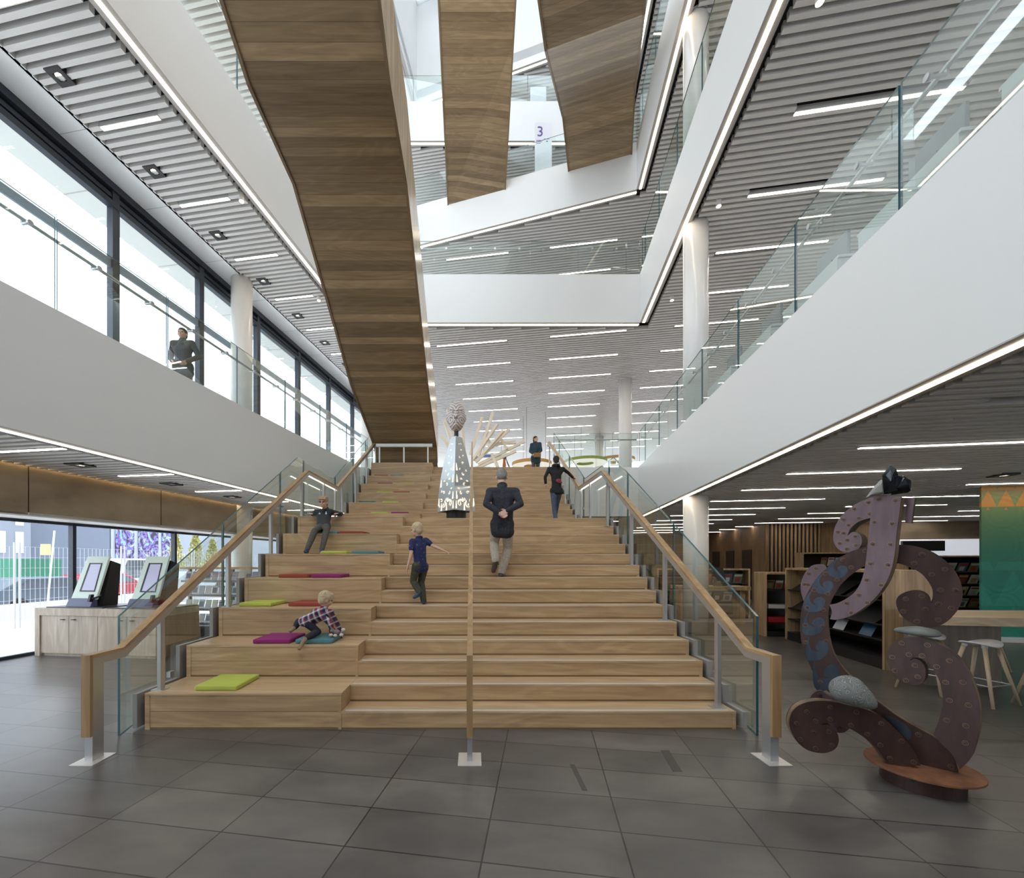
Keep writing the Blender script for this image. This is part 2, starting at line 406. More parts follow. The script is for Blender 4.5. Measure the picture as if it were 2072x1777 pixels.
# columns ---------------------------------------------------
def column(u, v, z0, z1, r=.255):
    m = MB(); c = B(u, v); m.tube([(c.x,c.y,z0),(c.x,c.y,z1)], r, 40, 0); m.tube([(c.x,c.y,z1-.02),(c.x,c.y,z1)], r+.03, 40, 1)
    return m
m = None
names = [(3.37,10.08,0,3.1,'white round column on the ground floor right of the stairs'),(3.37,10.08,4.5,9.1,'white round column on the first floor, nearest on the right balcony'),
 (3.37,18.15,4.5,9.1,'white round column on the first floor, second along the right side'),(3.37,26.2,4.5,9.1,'white round column far back on the first floor, right of the standing woman'),
 (-7.85,10.05,4.5,9.1,'white round column by the upper windows on the left'),(-7.85,18.1,4.5,9.1,'white round column far along the upper windows, beside the wooden stair'),
 (-7.85,10.05,0,3.1,'white round column on the ground floor left of the stairs'),(3.37,10.08,10.45,13.6,'white round column on the second floor behind the right-hand glass'),
 (3.37,18.15,0,3.1,'white round column behind the stairs on the ground floor'),(3.6,10.08,15,18.2,'white round column on the third floor at the upper right')]
for u, v, z0, z1, lab in names:
    o = obj('column', column(u, v, z0, z1), [COLM, TRIMG], smooth=False); o['kind'] = 'structure'; o['label'] = lab
    o.data.polygons.foreach_set('use_smooth', [len(p.vertices) == 4 for p in o.data.polygons])
# left window wall -------------------------------------------
def facade():
    m = MB()
    m.ub(UG-.5, UG+.0, VN, 30, C1-.02+.0, 10.4, 0)                      # outer head
    struct('wall_left', m, WHITE)
    m = MB(); m.ub(UG-.02, -7.72, VN, 30, C1-.0, C1+.05, 0)            # white soffit between slats and glass
    m.ub(-7.75, -7.7, VN, 30, C1-.0, C1+.2, 0)
    for k in range(12): m.ub(UG+.0, -7.74, 4.5+1.6*k-.004-3.2, 4.5+1.6*k+.004-3.2, C1-.003, C1+.002, 1)
    struct('ceiling', m, [WHITEG, TRIMG])
    m = MB(); m.ub(UG-1.2, UG-.35, VN, 30, 9.02, 9.3, 0)               # canopy outside
    for k in range(9): m.ub(UG-1.2, UG-.36, 2.85+2.14*k-.01, 2.85+2.14*k+.01, 9.012, 9.03, 1)
    struct('wall_left', m, [mat('canopy_soffit', (.62,.64,.60), .5), TRIMG])
    # upper windows: one per bay
    vs = [7.13+2.14*k for k in range(-5, 11)]
    for i in range(len(vs)-1):
        a, b = vs[i], vs[i+1]; m = MB()
        for (z0, z1, d) in ((8.86, 9.0, .16), (8.72,8.8,.10), (8.55, 8.66, .13), (8.64,8.9,.04), (4.5, 4.6, .12)): m.ub(UG-.06, UG-.06+d, a, b, z0, z1)
        m.ub(UG-.08, UG+.06, b-.07, b+.07, 4.5, 9.0)
        m.ub(UG-.02, UG+.02, a, b, 7.36, 7.52, 1)
        o = struct('window_%d' % (i+1), m, [FRAME, mat('transom_blue', (.26,.33,.42), .4)])
        g = MB(); g.ub(UG-.012, UG-.006, a+.07, b-.07, 4.6, 8.56); struct('pane', g, WGLASS, parent=o)
    vs = [6.38+2.14*k for k in range(-5, 9)]
    for i in range(len(vs)-1):
        a, b = vs[i], vs[i+1]; m = MB()
        m.ub(UG-.05, UG+.03, a, b, 2.2, 2.26); m.ub(UG-.05, UG+.05, b-.03, b+.03, 0, 2.24); m.ub(UG-.04, UG+.03, a, b, 0, .05)
        o = struct('window_%d' % (i+20), m, [FRAME])
        g = MB(); g.ub(UG-.012, UG-.006, a+.03, b-.03, .05, 2.2); struct('pane', g, WGLASS, parent=o)
    m = MB(); m.ub(UG-.4, UG, VN, 30, 2.26, C0+1.5, 0); m.ub(UG, -7.8, VN, 30, 2.25, 2.31, 0); struct('wall_left', m, WHITE)
    m = MB()
    vs = [5.31-2.29*3+2.29*k for k in range(0, 13)]
    for i in range(len(vs)-1): m.ub(-7.86, -7.8, vs[i]+.008, vs[i+1]-.008, 2.27, 3.02)
    o = struct('wall_left', m, BRASS)
    m = MB(); m.ub(-7.9, -7.87, VN, 24, 2.27, 3.1); struct('wall_left', m, BLACK)
    # cove light over the bronze panels
    m = MB(); m.ub(-7.78, -7.75, VN, 24, 3.06, 3.09); tag(obj('strip_light', m, mat('cove_led', (1,.8,.5), .5, emit=6, ecol=(1,.72,.38))), 'hidden cove light washing the bronze panels above the ground windows', 'strip light')
facade()
# shell walls -------------------------------------------------
m = MB(); m.ub(UG, 17, 33.8, 34.2, F1, F1+.6); m.ub(UG, 17, 26.2, 26.5, F2+3.4, 23); struct('wall_back', m, mat('wall_white', (.74,.74,.73), .5))
m = MB(); m.ub(16.6, 17, VN, 34, 0, F1+.6); struct('wall_right', m, mat('wall_white', (.74,.74,.73), .5))
m = MB(); m.ub(UG, 17, 24, 24.3, 0, 3.6); m.ub(-5.2, -4.9, 14.6, 24, 0, 3.6)
struct('wall_back', m, wood('under_wall', (.17,.14,.10), (.24,.2,.15), (.30,.26,.19), 2, .5, plank=.3, pdir=0))
m = MB(); m.box(-9, 9, -4.3, -4.0, 0, 9.5); struct('wall_light_block', m, mat('light_block_grey', (.45,.44,.43), .7))  # unseen wall behind the camera, added to cut sky light on the risers
m = MB(); m.ub(16.6, 17, VN, 34, F1, 23); struct('wall_right', m, mat('wall_white', (.74,.74,.73), .5))  # unseen upper wall, added to shut out sky light from the right
# under-stair core (olive side wall below the flight)
# lightwell and skylight ---------------------------------------
k2, c2 = .33, 18.65
m = MB()
for p in (rect(UR,17,VN,27), rect(UG,UL,VN,27)): m.prism(p, 22.9, 23.3)
P1 = Sat(UL,k2,c2); P2 = Sat(UR,k2,c2)
m.prism([tuple(P1[:2]), tuple(P2[:2]), tuple(B(UR,27)[:2]), tuple(B(UL,27)[:2])], 22.9, 23.3)
struct('ceiling', m, WHITE)
fascia(P1, P2, Vector((k2,1,0)), 22.6, 27.4); strip(P1, P2, Vector((k2,1,0)), 22.6, 'warm strip light under the slanting roof edge at the top of the atrium')
fascia(B(UR,VN), P2, oR, 22.6, 27.4); fascia(B(UL,VN), P1, oL, 22.6, 27.4)
m = MB()
for k in range(9): m.ub(UL, UR, -2.5+2.6*k-.16, -2.5+2.6*k+.16, 27.0, 27.6)
for u in (-2.8, .1): m.ub(u-.1, u+.1, VN, 20, 27.1, 27.5)
o = struct('window_60', m, WHITE)
g = MB(); g.ub(UL, UR, VN, 21, 27.2, 27.22); struct('pane', g, SKYG, parent=o)
slats(22.6, [(UR+GB, 12, 6, 24, None), (UL-GB, UR+GB, 12, 26, cutS(k2, c2+GB))], (6, 26))
# ceiling lights ------------------------------------------------
def lamp_mesh(len_, z=0):
    f = MB(); f.box(0, len_, -.045, -.027, 0, .09); f.box(0, len_, .027, .045, 0, .09); f.box(-.01, 0, -.045, .045, 0, .09); f.box(len_, len_+.01, -.045, .045, 0, .09); f.box(0, len_, -.045, .045, .08, .09)
    d = MB(); d.box(0, len_, -.027, .027, -.004, .02)
    return mesh('housing', f, mat('lamp_housing', (.6,.59,.58), .4)), mesh('diffuser', d, LEDW)
cache = {}
def lamp(u, v, ln, z, label, group):
    key = round(ln, 2)
    if key not in cache: cache[key] = lamp_mesh(ln)
    t = thing('ceiling_light', label, 'ceiling light', B(u, v, z), -TH, group)
    for nm, me in zip(('housing','diffuser'), cache[key]):
        o = bpy.data.objects.new(nm, me); C.objects.link(o); o.parent = t
def rows(lst, z, where):
    cols = {}
    for a, b, v in lst: cols.setdefault(round(a,1), []).append((a, b, v))
    nm = sorted(cols)
    for ci, cu in enumerate(nm):
        for i, (a, b, v) in enumerate(sorted(cols[cu], key=lambda q: q[2])):
            # keep to what the photograph can show
            p = B((a+b)/2, v); 
            if p.y < 2.0: continue
            px = CX+FPX*p.x/p.y; py = CY-FPX*(z-EYE)/p.y
            if not (-150 < px < 2250 and -120 < py < 1777): continue
            lamp(a, v, b-a, z, 'linear light %s, %s column from left, %s from front' % (where, ORD[ci], ORD[min(i,16)]), 'linear lights '+where)
rows(lamps0, C0-.005, 'under the first floor'); rows(lamps1, C1-.005, 'over the first floor'); rows(lamps2, C2-.005, 'over the second floor')
def downlight(u, v, z, label, group):
    t = thing('downlight', label, 'downlight', B(u, v, z), -TH, group)
    for nm, me in DLM: 
        o = bpy.data.objects.new(nm, me); C.objects.link(o); o.parent = t
f = MB(); s = .13
for q in ((-s,s,-s,-.06),(-s,s,.06,s),(-s,-.06,-.06,.06),(.06,s,-.06,.06)): f.box(*q, -.006, .09)
f.box(-s, s, -s, s, .085, .09)
d = MB(); d.tube([(0,0,.03),(0,0,.05)], .042, 16)
r_ = MB(); r_.tube([(0,0,.0),(0,0,.045)], .06, 20, cap=False)
DLM = [('housing', mesh('housing', f, mat('gimbal_black', (.03,.03,.03), .5))), ('reflector', mesh('reflector', r_, STEEL)), ('bulb', mesh('bulb', d, LEDS))]
for k in range(7): downlight(-7.3, 5.37+1.6*k, C1-.012, 'square black recessed downlight above the upper windows, %s from the front' % ORD[k], 'recessed downlights on the left')
for k in range(5): downlight(-6.8, 5.27+1.57*k, C0-.012, 'square black recessed downlight over the counter, %s from the front' % ORD[k], 'recessed downlights over the counter')
downlight(7.6, 8.4, C0-.012, 'square black recessed downlight in front of the green mural wall', None)
def spot(u, v, z, label):
    t = thing('spotlight', label, 'spotlight', B(u, v, z), 0, 'round surface spotlights')
    a = MB(); a.tube([(0,0,.1),(0,0,-.06)], .05, 20); obj('can', a, mat('spot_can', (.7,.69,.67), .4), t, world=False)
    a = MB(); a.tube([(0,0,-.061),(0,0,-.066)], .04, 16); obj('bulb', a, LEDS, t, world=False)
for u, v, lab in ((-5.95+.3-.4,7.74,'small round spotlight beside the left strip light'),(3.6,6.22,'small round spotlight at the top right beside the second-floor edge'),(3.6,9.44,'small round spotlight above the nearest right-hand column'),(3.6,12.63,'small round spotlight near the corner of the second-floor edge'),(-6.2,11.03,'small round spotlight beside the wooden stair')):
    spot(u, v, C1-.04, lab)
# glass balustrades ------------------------------------------------
def glass_run(name, label, pts, z, h=1.12, step=1.52, v0=None, group=None, rail=None, side=None, thick=.018):
    """pts: two ends (2-D); panels cut every step"""
    a, b = Vector((pts[0][0],pts[0][1],0)), Vector((pts[1][0],pts[1][1],0)); d = (b-a); ln = d.length; d.normalize(); n = Vector((d.y,-d.x,0))
    t = thing(name, label, 'balustrade', (a.x, a.y, z), 0, group)
    cuts = [0]; s = step if v0 is None else v0
    while s < ln-.2: cuts.append(s); s += step
    cuts.append(ln)
    for i in range(len(cuts)-1):
        p, q = a+d*(cuts[i]+.012), a+d*(cuts[i+1]-.012); m = MB()
        f = lambda pt, o, zz: Vector((pt.x+n.x*o, pt.y+n.y*o, zz))
        # faces: bottom, top, sideA, end, sideB, end
        m.hexa([f(p,-thick/2,z), f(q,-thick/2,z), f(q,thick/2,z), f(p,thick/2,z), f(p,-thick/2,z+h), f(q,-thick/2,z+h), f(q,thick/2,z+h), f(p,thick/2,z+h)], 0, [1,1,0,1,0,1])
        obj('glass_panel', m, [GLASS, GEDGE], t)
    if rail:
        off, rz = rail; m = MB()
        p, q = a+n*off, b+n*off; m.tube([(p.x,p.y,z+rz),(q.x,q.y,z+rz)], .021, 10); obj('handrail', m, STEEL, t, smooth=True)
        s = .5
        while s < ln-.3:
            c = a+d*s; c2_ = c+n*off; m = MB(); m.beam((c.x,c.y,z+rz-.06),(c2_.x,c2_.y,z+rz-.06), .02, .02); m.beam((c2_.x,c2_.y,z+rz-.06),(c2_.x,c2_.y,z+rz), .02,.02); m.tube([(c.x-n.x*.015,c.y-n.y*.015,z+rz-.06),(c.x+n.x*.015,c.y+n.y*.015,z+rz-.06)], .03, 12)
            obj('bracket', m, STEEL, t); s += .76*1.0
    return t
g0 = 4.18-1.52*4
glass_run('glass_balustrade', 'clear glass balustrade along the left first-floor balcony', (B(UL-.04,g0), B(UL-.04,14.3)), F1+.03, 1.13, 1.52, None, rail=(-.11,.93))
glass_run('glass_balustrade', 'clear glass balustrade along the right first-floor balcony', (B(UR+.04,g0), B(UR+.04,14.1)), F1+.03, 1.13, 1.52, None, rail=(.13,.95))
glass_run('glass_balustrade', 'short glass balustrade at the head of the stairs, right of the landing rail', ((2.62,YA+.04), Yat(UR,YA+.04)), F1+.03, 1.1, 1.3, None, rail=(-.1,.93))
glass_run('glass_balustrade', 'glass balustrade on the level second-floor edge facing the stairs', (Yat(UL,YB+.05), Yat(UR,YB+.05)), F2+.03, 1.08, 1.5, .9, rail=(-.1,.92))
glass_run('glass_balustrade', 'glass balustrade along the right second-floor edge', (B(UR+.04,g0), B(UR+.04,13.7)), F2+.03, 1.1, 1.52, None)
glass_run('glass_balustrade', 'glass balustrade along the left second-floor edge', (B(UL-.04,g0), B(UL-.04,14)), F2+.03, 1.1, 1.52, None)
glass_run('glass_balustrade', 'glass balustrade on the slanting third-floor edge', (Sat(UL,SL[0],SL[1]+.05), Sat(UR,SL[0],SL[1]+.05)), F3+.03, 1.08, 1.5, .7)
glass_run('glass_balustrade', 'glass balustrade along the right third-floor edge', (B(UR+.04,3), B(UR+.04,14)), F3+.03, 1.1, 1.52, None)
glass_run('glass_balustrade', 'glass balustrade on the level fourth-floor edge', (Yat(UL,YD+.05), Yat(UR,YD+.05)), F4+.03, 1.08, 1.5, .7)
glass_run('glass_balustrade', 'glass balustrade along the right fourth-floor edge', (B(UR+.04,8), B(UR+.04,17)), F4+.03, 1.1, 1.52, None)
# high boards
def board(label, x0, x1, y, z0, z1, three=False):
    t = thing('sign_board', label, 'sign', ((x0+x1)/2, y, z0))
    m = MB(); m.box(x0, x1, y, y+.05, z0, z1); m.box(x0-.05,x1+.05,y-.1,y+.15,z0-.0,z0+.02); obj('panel', m, mat('board_white', (.78,.79,.85), .35), t)
    if three:
        cu = bpy.data.curves.new('numeral','FONT'); cu.body = '3'; cu.size = .5; cu.extrude = .003
        cu.materials.append(mat('violet_print', (.16,.08,.33), .5)); q_ = bpy.data.objects.new('q', cu); C.objects.link(q_); bpy.context.view_layer.update(); nm_ = bpy.data.meshes.new_from_object(q_.evaluated_get(bpy.context.evaluated_depsgraph_get())); bpy.data.objects.remove(q_); o = bpy.data.objects.new('numeral', nm_); C.objects.link(o); o.parent = t; o.rotation_euler = (math.pi/2,0,0); o.location = (-.24,-.006,1.66)
        m = MB()
        for i in range(3): m.box(x0+.05, x0+.3-.05*i, y-.004, y, z0+1.5-.05*i, z0+1.52-.05*i)
        m.box(x0+.32, x0+.52, y-.004, y, z0+1.55, z0+1.57); m.box(x0+.4,x0+.46,y-.004,y,z0+1.46,z0+1.5)
        obj('small_print', m, mat('violet_print', (.16,.08,.33), .5), t)
board('tall white floor sign with a violet 3 behind the third-floor glass', 2.2, 2.8, 15.0, F3, F3+2.15, True)
board('plain white board standing on the fourth floor', 2.35, 3.0, 17.3, F4, F4+1.4)
# ---------------------------------------------------------------- main staircase
RI = .16667; GO = .2836; Y1 = 3.906; YL2 = 9.74
XL, XS, XR = -3.03, -1.215, 2.43
def fy(k): return Y1+(k-1)*GO if k <= 14 else YL2+(k-15)*GO
stair = thing('staircase', 'wide oak staircase with tiered bench seating on its left', 'staircase', (-.3, Y1, 0), 0)
for k in range(1, 28):
    y0 = fy(k); y1 = fy(k+1) if k != 14 else YL2
    if k == 27: y1 = YA
    z = k*RI; m = MB()
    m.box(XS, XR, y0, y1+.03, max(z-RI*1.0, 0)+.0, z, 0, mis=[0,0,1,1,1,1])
    if k > 1: pass
    m.box(XS, XR, y0-.004, y0+.02, z-.018, z+.001, 0)
    m.box(XS, XR, y0-.001, y0+.01, z-RI+.0, z-RI+.018, 2)
    m.box(XR-.035, XR, y0-.003, y0+.02, z-RI, z-.0, 1)
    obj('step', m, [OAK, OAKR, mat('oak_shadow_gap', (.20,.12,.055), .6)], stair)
    m = MB(); m.box(XS+.03, XR-.06, y0+.012, y0+.026, z, z+.003, 0); m.box(XS+.03, XR-.06, y0+.026, y0+.034, z, z+.002, 1); m.box(XS+.03, XR-.06, y0+.034, y0+.048, z, z+.003, 0); m.box(XS+.03, XR-.06, y0+.048, y0+.054, z, z+.002, 1)
    obj('nosing_strip', m, [ALU, RUB], stair)
def bench(y0, y1, z0, z1):
    m = MB(); m.box(XL, XS-.002, y0, y1+.04, z0, z1, 0, mis=[0,0,1,1,1,1])
    m.box(XL, XL+.045, y0-.005, y0+.02, z0, z1-.02, 1); m.box(XL, XS, y0-.006, y0+.02, z1-.018, z1+.001, 0)
    m.box(XL+.045, XS, y0-.002, y0+.01, z0, z0+.02, 2); m.box(XL+.045, XS, y0-.0015, y0+.01, z0+(z1-z0)*.5-.0015, z0+(z1-z0)*.5+.0015, 2)
    m.box(XS-.03, XS, y0-.004, y0+.02, z0, z1-.02, 1)
    obj('bench_tier', m, [OAK, OAKR, mat('oak_shadow_gap', (.20,.12,.055), .6)], stair)
for j in range(7):
    bench(fy(1+2*j), fy(3+2*j) if j < 6 else YL2, 2*RI*j, 2*RI*(j+1))
for j in range(5):
    bench(fy(15+2*j), fy(17+2*j), RI*(14+2*j), RI*(16+2*j))
bench(fy(25), YA, RI*24, F1)
# carcass filling under the treads so that no gap is open from the side
m = MB()
prof = []
for k in range(1, 28): prof += [(fy(k)+.02, (k-1)*RI), (fy(k)+.02, k*RI-.03)]
prof += [(YA, F1-.03), (YA, 0)]
prof[0] = (fy(1)+.02, .0)
for x0, x1 in ((XL+.01, XR-.01),):
    n = len(prof)
    # split into columns so every piece stays convex
    for k in range(1, 28):
        y0 = fy(k)+.02; y1 = (fy(k+1) if k not in (14, 27) else (YL2 if k == 14 else YA))+.02
        m.box(x0, x1, y0, y1, 0, k*RI-.03)
obj('carcass', m, mat('stair_carcass', (.25,.2,.14), .7), stair)
# stepped stone side plates
def stringer(x0, x1):
    m = MB()
    for k in range(0, 27, 2):
        kk = k+1
        y0 = fy(kk)-.02; y1 = (fy(kk+2) if kk+2 <= 27 and kk != 13 else (YL2 if kk == 13 else YA))+(-.02)
        if kk == 13: y0 = fy(13)-.02; y1 = YL2-.02
        z1 = min((kk+1)*RI, F1)
        m.box(x0, x1, y0, y1, 0.02, z1+.0)
    obj('side_plate', m, CONC, stair, label='grey stepped side plate')
stringer(XL-.10, XL-.06)
def stringer1(x0, x1):
    m = MB()
    for k in range(1, 28):
        y0 = fy(k)-.02; y1 = (fy(k+1) if k not in (14, 27) else (YL2 if k == 14 else YA))-.02
        m.box(x0, x1, y0, y1, .02, k*RI+.0)
    obj('side_plate', m, CONC, stair, label='grey stepped side plate')
stringer1(XR+.05, XR+.09)
# stair glass ---------------------------------------------------
def zglass(y):  # top edge of the side glass
    if y < 7.6: return 1.06+(y-3.75)*(3.43-1.06)/(7.6-3.75)
    if y < 9.55: return 3.43
    return 3.43+(y-9.55)*.588
def stair_glass(x, label):
    t = thing('glass_balustrade', label, 'balustrade', (x, 3.75, 0))
    cuts = [3.75, 5.32, 6.90, 7.85, 9.65, 11.1, 12.4, 13.2]
    for i in range(len(cuts)-1):
        a, b = cuts[i]+.01, cuts[i+1]-.01; ys = [a]+[q for q in (7.6, 9.55) if a < q < b]+[b]
        m = MB(); th = .011
        poly = [(x-th, a, .0 if a < 7 else .9)]; bot = lambda y: max(0, (y-4.6)*.55) if y < 8 else 1.6+(y-8)*.3
        lo = [(x-th, a, bot(a)), (x-th, b, bot(b))]; hi = [(x-th, y, zglass(y)) for y in reversed(ys)]
        m.ext(lo+hi, Vector((2*th,0,0)), 0, 1); obj('glass_panel', m, [GLASS, GEDGE], t)
    for y in (4.4, 5.32, 7.85, 9.65):
        m = MB(); m.box(x-.02, x+.02, y-.03, y+.03, bot(y)+.35 if y < 8 else zglass(y)-.75, (bot(y)+.41) if y < 8 else zglass(y)-.69); obj('clamp', m, STEEL, t)
    return t
stair_glass(-3.15, 'clear glass balustrade on the left side of the oak staircase')
stair_glass(2.53, 'clear glass balustrade on the right side of the oak staircase')
# handrails -------------------------------------------------------
def rail(x, label, w=.07, side=0):
    t = thing('handrail', label, 'handrail', (x, 3.29, 0))
    prof = [(3.27, .83), (3.56, .83), (7.58, 3.19), (9.22, 3.19), (12.9, 5.22)]
    if side: prof.append((13.15, 5.22))
    def sweep(prof, x0, x1, dz0, dz1, mt, name, thick_dir=0):
        # band between two offsets measured across the slope
        m = MB(); n = len(prof)
        def off(i, d):
            if i == 0: a = prof[0]; b = prof[1]; nrm = Vector((-(b[1]-a[1]), b[0]-a[0])).normalized(); return Vector(prof[i])+nrm*d
            if i == n-1: a = prof[-2]; b = prof[-1]; nrm = Vector((-(b[1]-a[1]), b[0]-a[0])).normalized(); return Vector(prof[i])+nrm*d
            a, b, c = Vector(prof[i-1]), Vector(prof[i]), Vector(prof[i+1])
            n1 = Vector((-(b-a).y, (b-a).x)).normalized(); n2 = Vector((-(c-b).y, (c-b).x)).normalized(); q = (n1+n2).normalized(); return b+q*d/max(.3, q.dot(n1))
        for i in range(n-1):
            p = [off(i,dz0), off(i+1,dz0), off(i+1,dz1), off(i,dz1)]
            m.hexa([(x0,p[0].x,p[0].y),(x1,p[0].x,p[0].y),(x1,p[1].x,p[1].y),(x0,p[1].x,p[1].y),(x0,p[3].x,p[3].y),(x1,p[3].x,p[3].y),(x1,p[2].x,p[2].y),(x0,p[2].x,p[2].y)])
        return obj(name, m, mt, t)
    sweep(prof, x-w/2, x+w/2, -.026, .0, RAILW, 'wooden_rail')
    st = [(3.368, .83)]+prof[1:]
    sweep(st, x-w/2+.004, x+w/2-.004, -.085, -.026, STEEL, 'steel_rail')
    m = MB(); m.box(x-w/2, x+w/2, 3.244, 3.27, .2, .83, 0); obj('post_facing', m, POSTW, t)
    m = MB(); m.box(x-w/2+.004, x+w/2-.004, 3.27, 3.37, .0, .804); obj('post', m, STEEL, t)
    m = MB(); m.box(x-.09, x+.09, 3.2, 3.42, .0, .006); obj('base_plate', m, mat('plate_steel', (.75,.73,.7), .35, .6), t)
    m = MB(); 
    led = [(7.62, 3.19-.095), (9.2, 3.19-.095)]
    m.box(x-.012, x+.012, 7.62, 9.2, 3.19-.092, 3.19-.088); m2 = m; obj('rail_light', m2, mat('rail_led', (1,.93,.8), .5, emit=5, ecol=(1,.9,.75)), t)
    if side:
        for y in (4.03, 5.14, 6.22, 7.34, 8.42, 9.12, 9.6, 10.7, 11.8, 12.9):
            zt = .83+(y-3.56)*(2.36/4.02) if y < 7.58 else (3.19 if y < 9.22 else 3.19+(y-9.22)*(2.03/3.68))
            k = 1
            for q in range(1, 28):
                if fy(q) <= y: k = q
            if x < 0:
                j = (k+1)//2 if k <= 14 else None
                zb = 2*RI*((k+1)//2) if k <= 14 else RI*(14+2*((k-15)//2+1)) 
                zb = min(zb, F1) if k < 25 else F1
                if 13 <= k <= 14: zb = RI*14
            else: zb = k*RI
            m = MB(); m.box(x-.017, x+.017, y-.028, y+.028, zb, zt-.075); obj('baluster', m, STEEL, t)
            m = MB(); m.box(x-.07, x+.05, y-.05, y+.05, zb, zb+.006); obj('base_plate', m, STEEL, t)
    else:
        for y in (7.66, 9.3, 12.8):
            k = max(q for q in range(1,28) if fy(q) <= y)
            m = MB(); m.box(x-.015, x+.015, y-.03, y+.03, k*RI, (3.11 if y < 9.5 else 5.08)); obj('baluster', m, STEEL, t)
    return t
rail(-2.975, 'left oak and steel handrail of the staircase, beside the bench seats', .07, 1)
rail(2.335, 'right oak and steel handrail of the staircase, beside the steel sculpture', .07, 1)
rail(-.025, 'centre oak and steel handrail running up the middle of the staircase', .047, 0)
t = thing('guard_rail', 'low pale steel guard rail on top of the highest bench under the wooden flight', 'rail', (-2.1, 12.67, F1))
m = MB(); m.box(-2.9, -1.22, 12.62, 12.72, 4.99, 5.08); obj('top_rail', m, ALU, t)
for x in (-2.80, -2.07, -1.35): m = MB(); m.box(x-.02, x+.02, 12.65, 12.69, F1, 4.99); obj('post', m, ALU, t)
# cushions -----------------------------------------------------------
LIME = mat('lime_fabric', (.46,.52,.09), .9); PINK = mat('magenta_fabric', (.26,.02,.15), .9); TEAL = mat('teal_fabric', (.09,.22,.25), .9); RED = mat('rust_red_fabric', (.30,.055,.035), .9); PURP = PINK
for mm_ in (LIME, PINK, TEAL, RED):
    b = N(mm_, 'ShaderNodeBump'); b.inputs['Strength'].default_value = .15; L(mm_, noise(mm_, coord(mm_), 500, 2), b.inputs['Height']); L(mm_, b.outputs[0], bsdf(mm_).inputs['Normal'])
cm = {}
def cushion(px0, px1, tier, mt, label, dy=.03, dep=.43):
    # tier 1..13; placed against the front edge of its bench
    if tier <= 7: y = fy(2*tier-1)+dy; z = 2*RI*tier
    else: y = fy(15+2*(tier-8))+dy; z = RI*(16+2*(tier-8))
    x0 = (px0-CX)*y/FPX; x1 = (px1-CX)*y/FPX
    wd = .40
    if mt.name not in cm:
        m = MB(); m.box(-wd/2, wd/2, 0, dep, 0, .045); me = mesh('seat_cushion', m, mt); cm[mt.name] = me
    o = bpy.data.objects.new('seat_cushion', cm[mt.name]); C.objects.link(o); o.location = (x0+wd/2, y, z+.001)
    b = o.modifiers.new('bevel','BEVEL'); b.width = .012; b.segments = 3
    tag(o, label, 'cushion', 'flat square cushions on the bench tiers')
cush = [(393,476,1,LIME,'lime green square cushion alone on the lowest bench',.08),
(511,588,2,PINK,'magenta square cushion on the second bench, left of the crawling boy',.08),(597,670,2,TEAL,'teal square cushion under the crawling boy',.08),
(483,555,3,LIME,'lime green square cushion on the third bench, at the left',.16),(583,650,3,RED,'rust red square cushion on the third bench, behind the crawling boy',.16),
(563,628,4,RED,'rust red square cushion on the fourth bench',.1),(629,694,4,PINK,'magenta square cushion on the fourth bench',.1),
(647,706,5,LIME,'lime green square cushion on the fifth bench, at the seated boy\'s feet',.1),(711,768,5,TEAL,'teal square cushion on the fifth bench',.1),
(632,686,6,TEAL,'teal square cushion the boy in glasses is sitting on',.1),(686,738,6,RED,'rust red square cushion beside the boy in glasses',.1),
(750,785,8,LIME,'lime green square cushion on the first bench above the landing',.1),(791,828,8,PINK,'magenta square cushion on the first bench above the landing',.1),
(726,758,9,TEAL,'teal square cushion on the second bench above the landing',.1),(773,808,9,LIME,'lime green square cushion on the second bench above the landing',.1),
(762,794,10,LIME,'lime green square cushion on the third bench above the landing',.1),(797,828,10,RED,'rust red square cushion on the third bench above the landing',.1),
(764,793,11,PINK,'magenta square cushion on the fourth bench above the landing',.1),(809,839,11,LIME,'lime green square cushion on the fourth bench above the landing',.1),
(757,785,12,RED,'rust red square cushion on the fifth bench above the landing',.1),(789,816,12,TEAL,'teal square cushion on the fifth bench above the landing',.1)]
for a, b, tr, mt, lab, dy in cush: cushion(a, b, tr, mt, lab, dy)
# ---------------------------------------------------------------- timber flights overhead
def flight(name, label, sections, mt, edge=.0, side_h=1.35, sides=(1,1), seg=None):
    """sections: list of (left point, right point) of the soffit; closed box flights with side walls"""
    t = thing(name, label, 'staircase', tuple((sections[0][0]+sections[0][1])/2))
    m = MB(); up = Vector((0,0,.28))
    for i in range(len(sections)-1):
        (a, b), (c, d) = sections[i], sections[i+1]
        m.hexa([a, b, d, c, a+up, b+up, d+up, c+up], 0)
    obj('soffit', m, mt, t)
    m = MB(); n = (sections[0][1]-sections[0][0]).normalized()
    for i in range(len(sections)-1):
        (a, b), (c, d) = sections[i], sections[i+1]; o1 = n*.02; h = Vector((0,0,side_h)); e = Vector((0,0,-.015))
        if sides[0]: m.hexa([a-n*.0+e, a-o1*2+e, c-o1*2+e, c+e, a+h, a-o1*2+h, c-o1*2+h, c+h], 0)
        if sides[1]: m.hexa([b+e, b+o1*2+e, d+o1*2+e, d+e, b+h, b+o1*2+h, d+o1*2+h, d+h], 0)
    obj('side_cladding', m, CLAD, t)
    for s in (-1, 1):
        m = MB()
        for i in range(len(sections)-1):
            (a, b), (c, d) = sections[i], sections[i+1]; e = Vector((0,0,-.02)); f_ = Vector((0,0,-.002)); p, q = (a, c) if s < 0 else (b, d)
            m.hexa([p+e, p+n*s*.045+e, q+n*s*.045+e, q+e, p+f_, p+n*s*.045+f_, q+n*s*.045+f_, q+f_])
        obj('edge_trim', m, mat('trim_brown', (.22,.15,.08), .5), t)
    return t
V3 = Vector
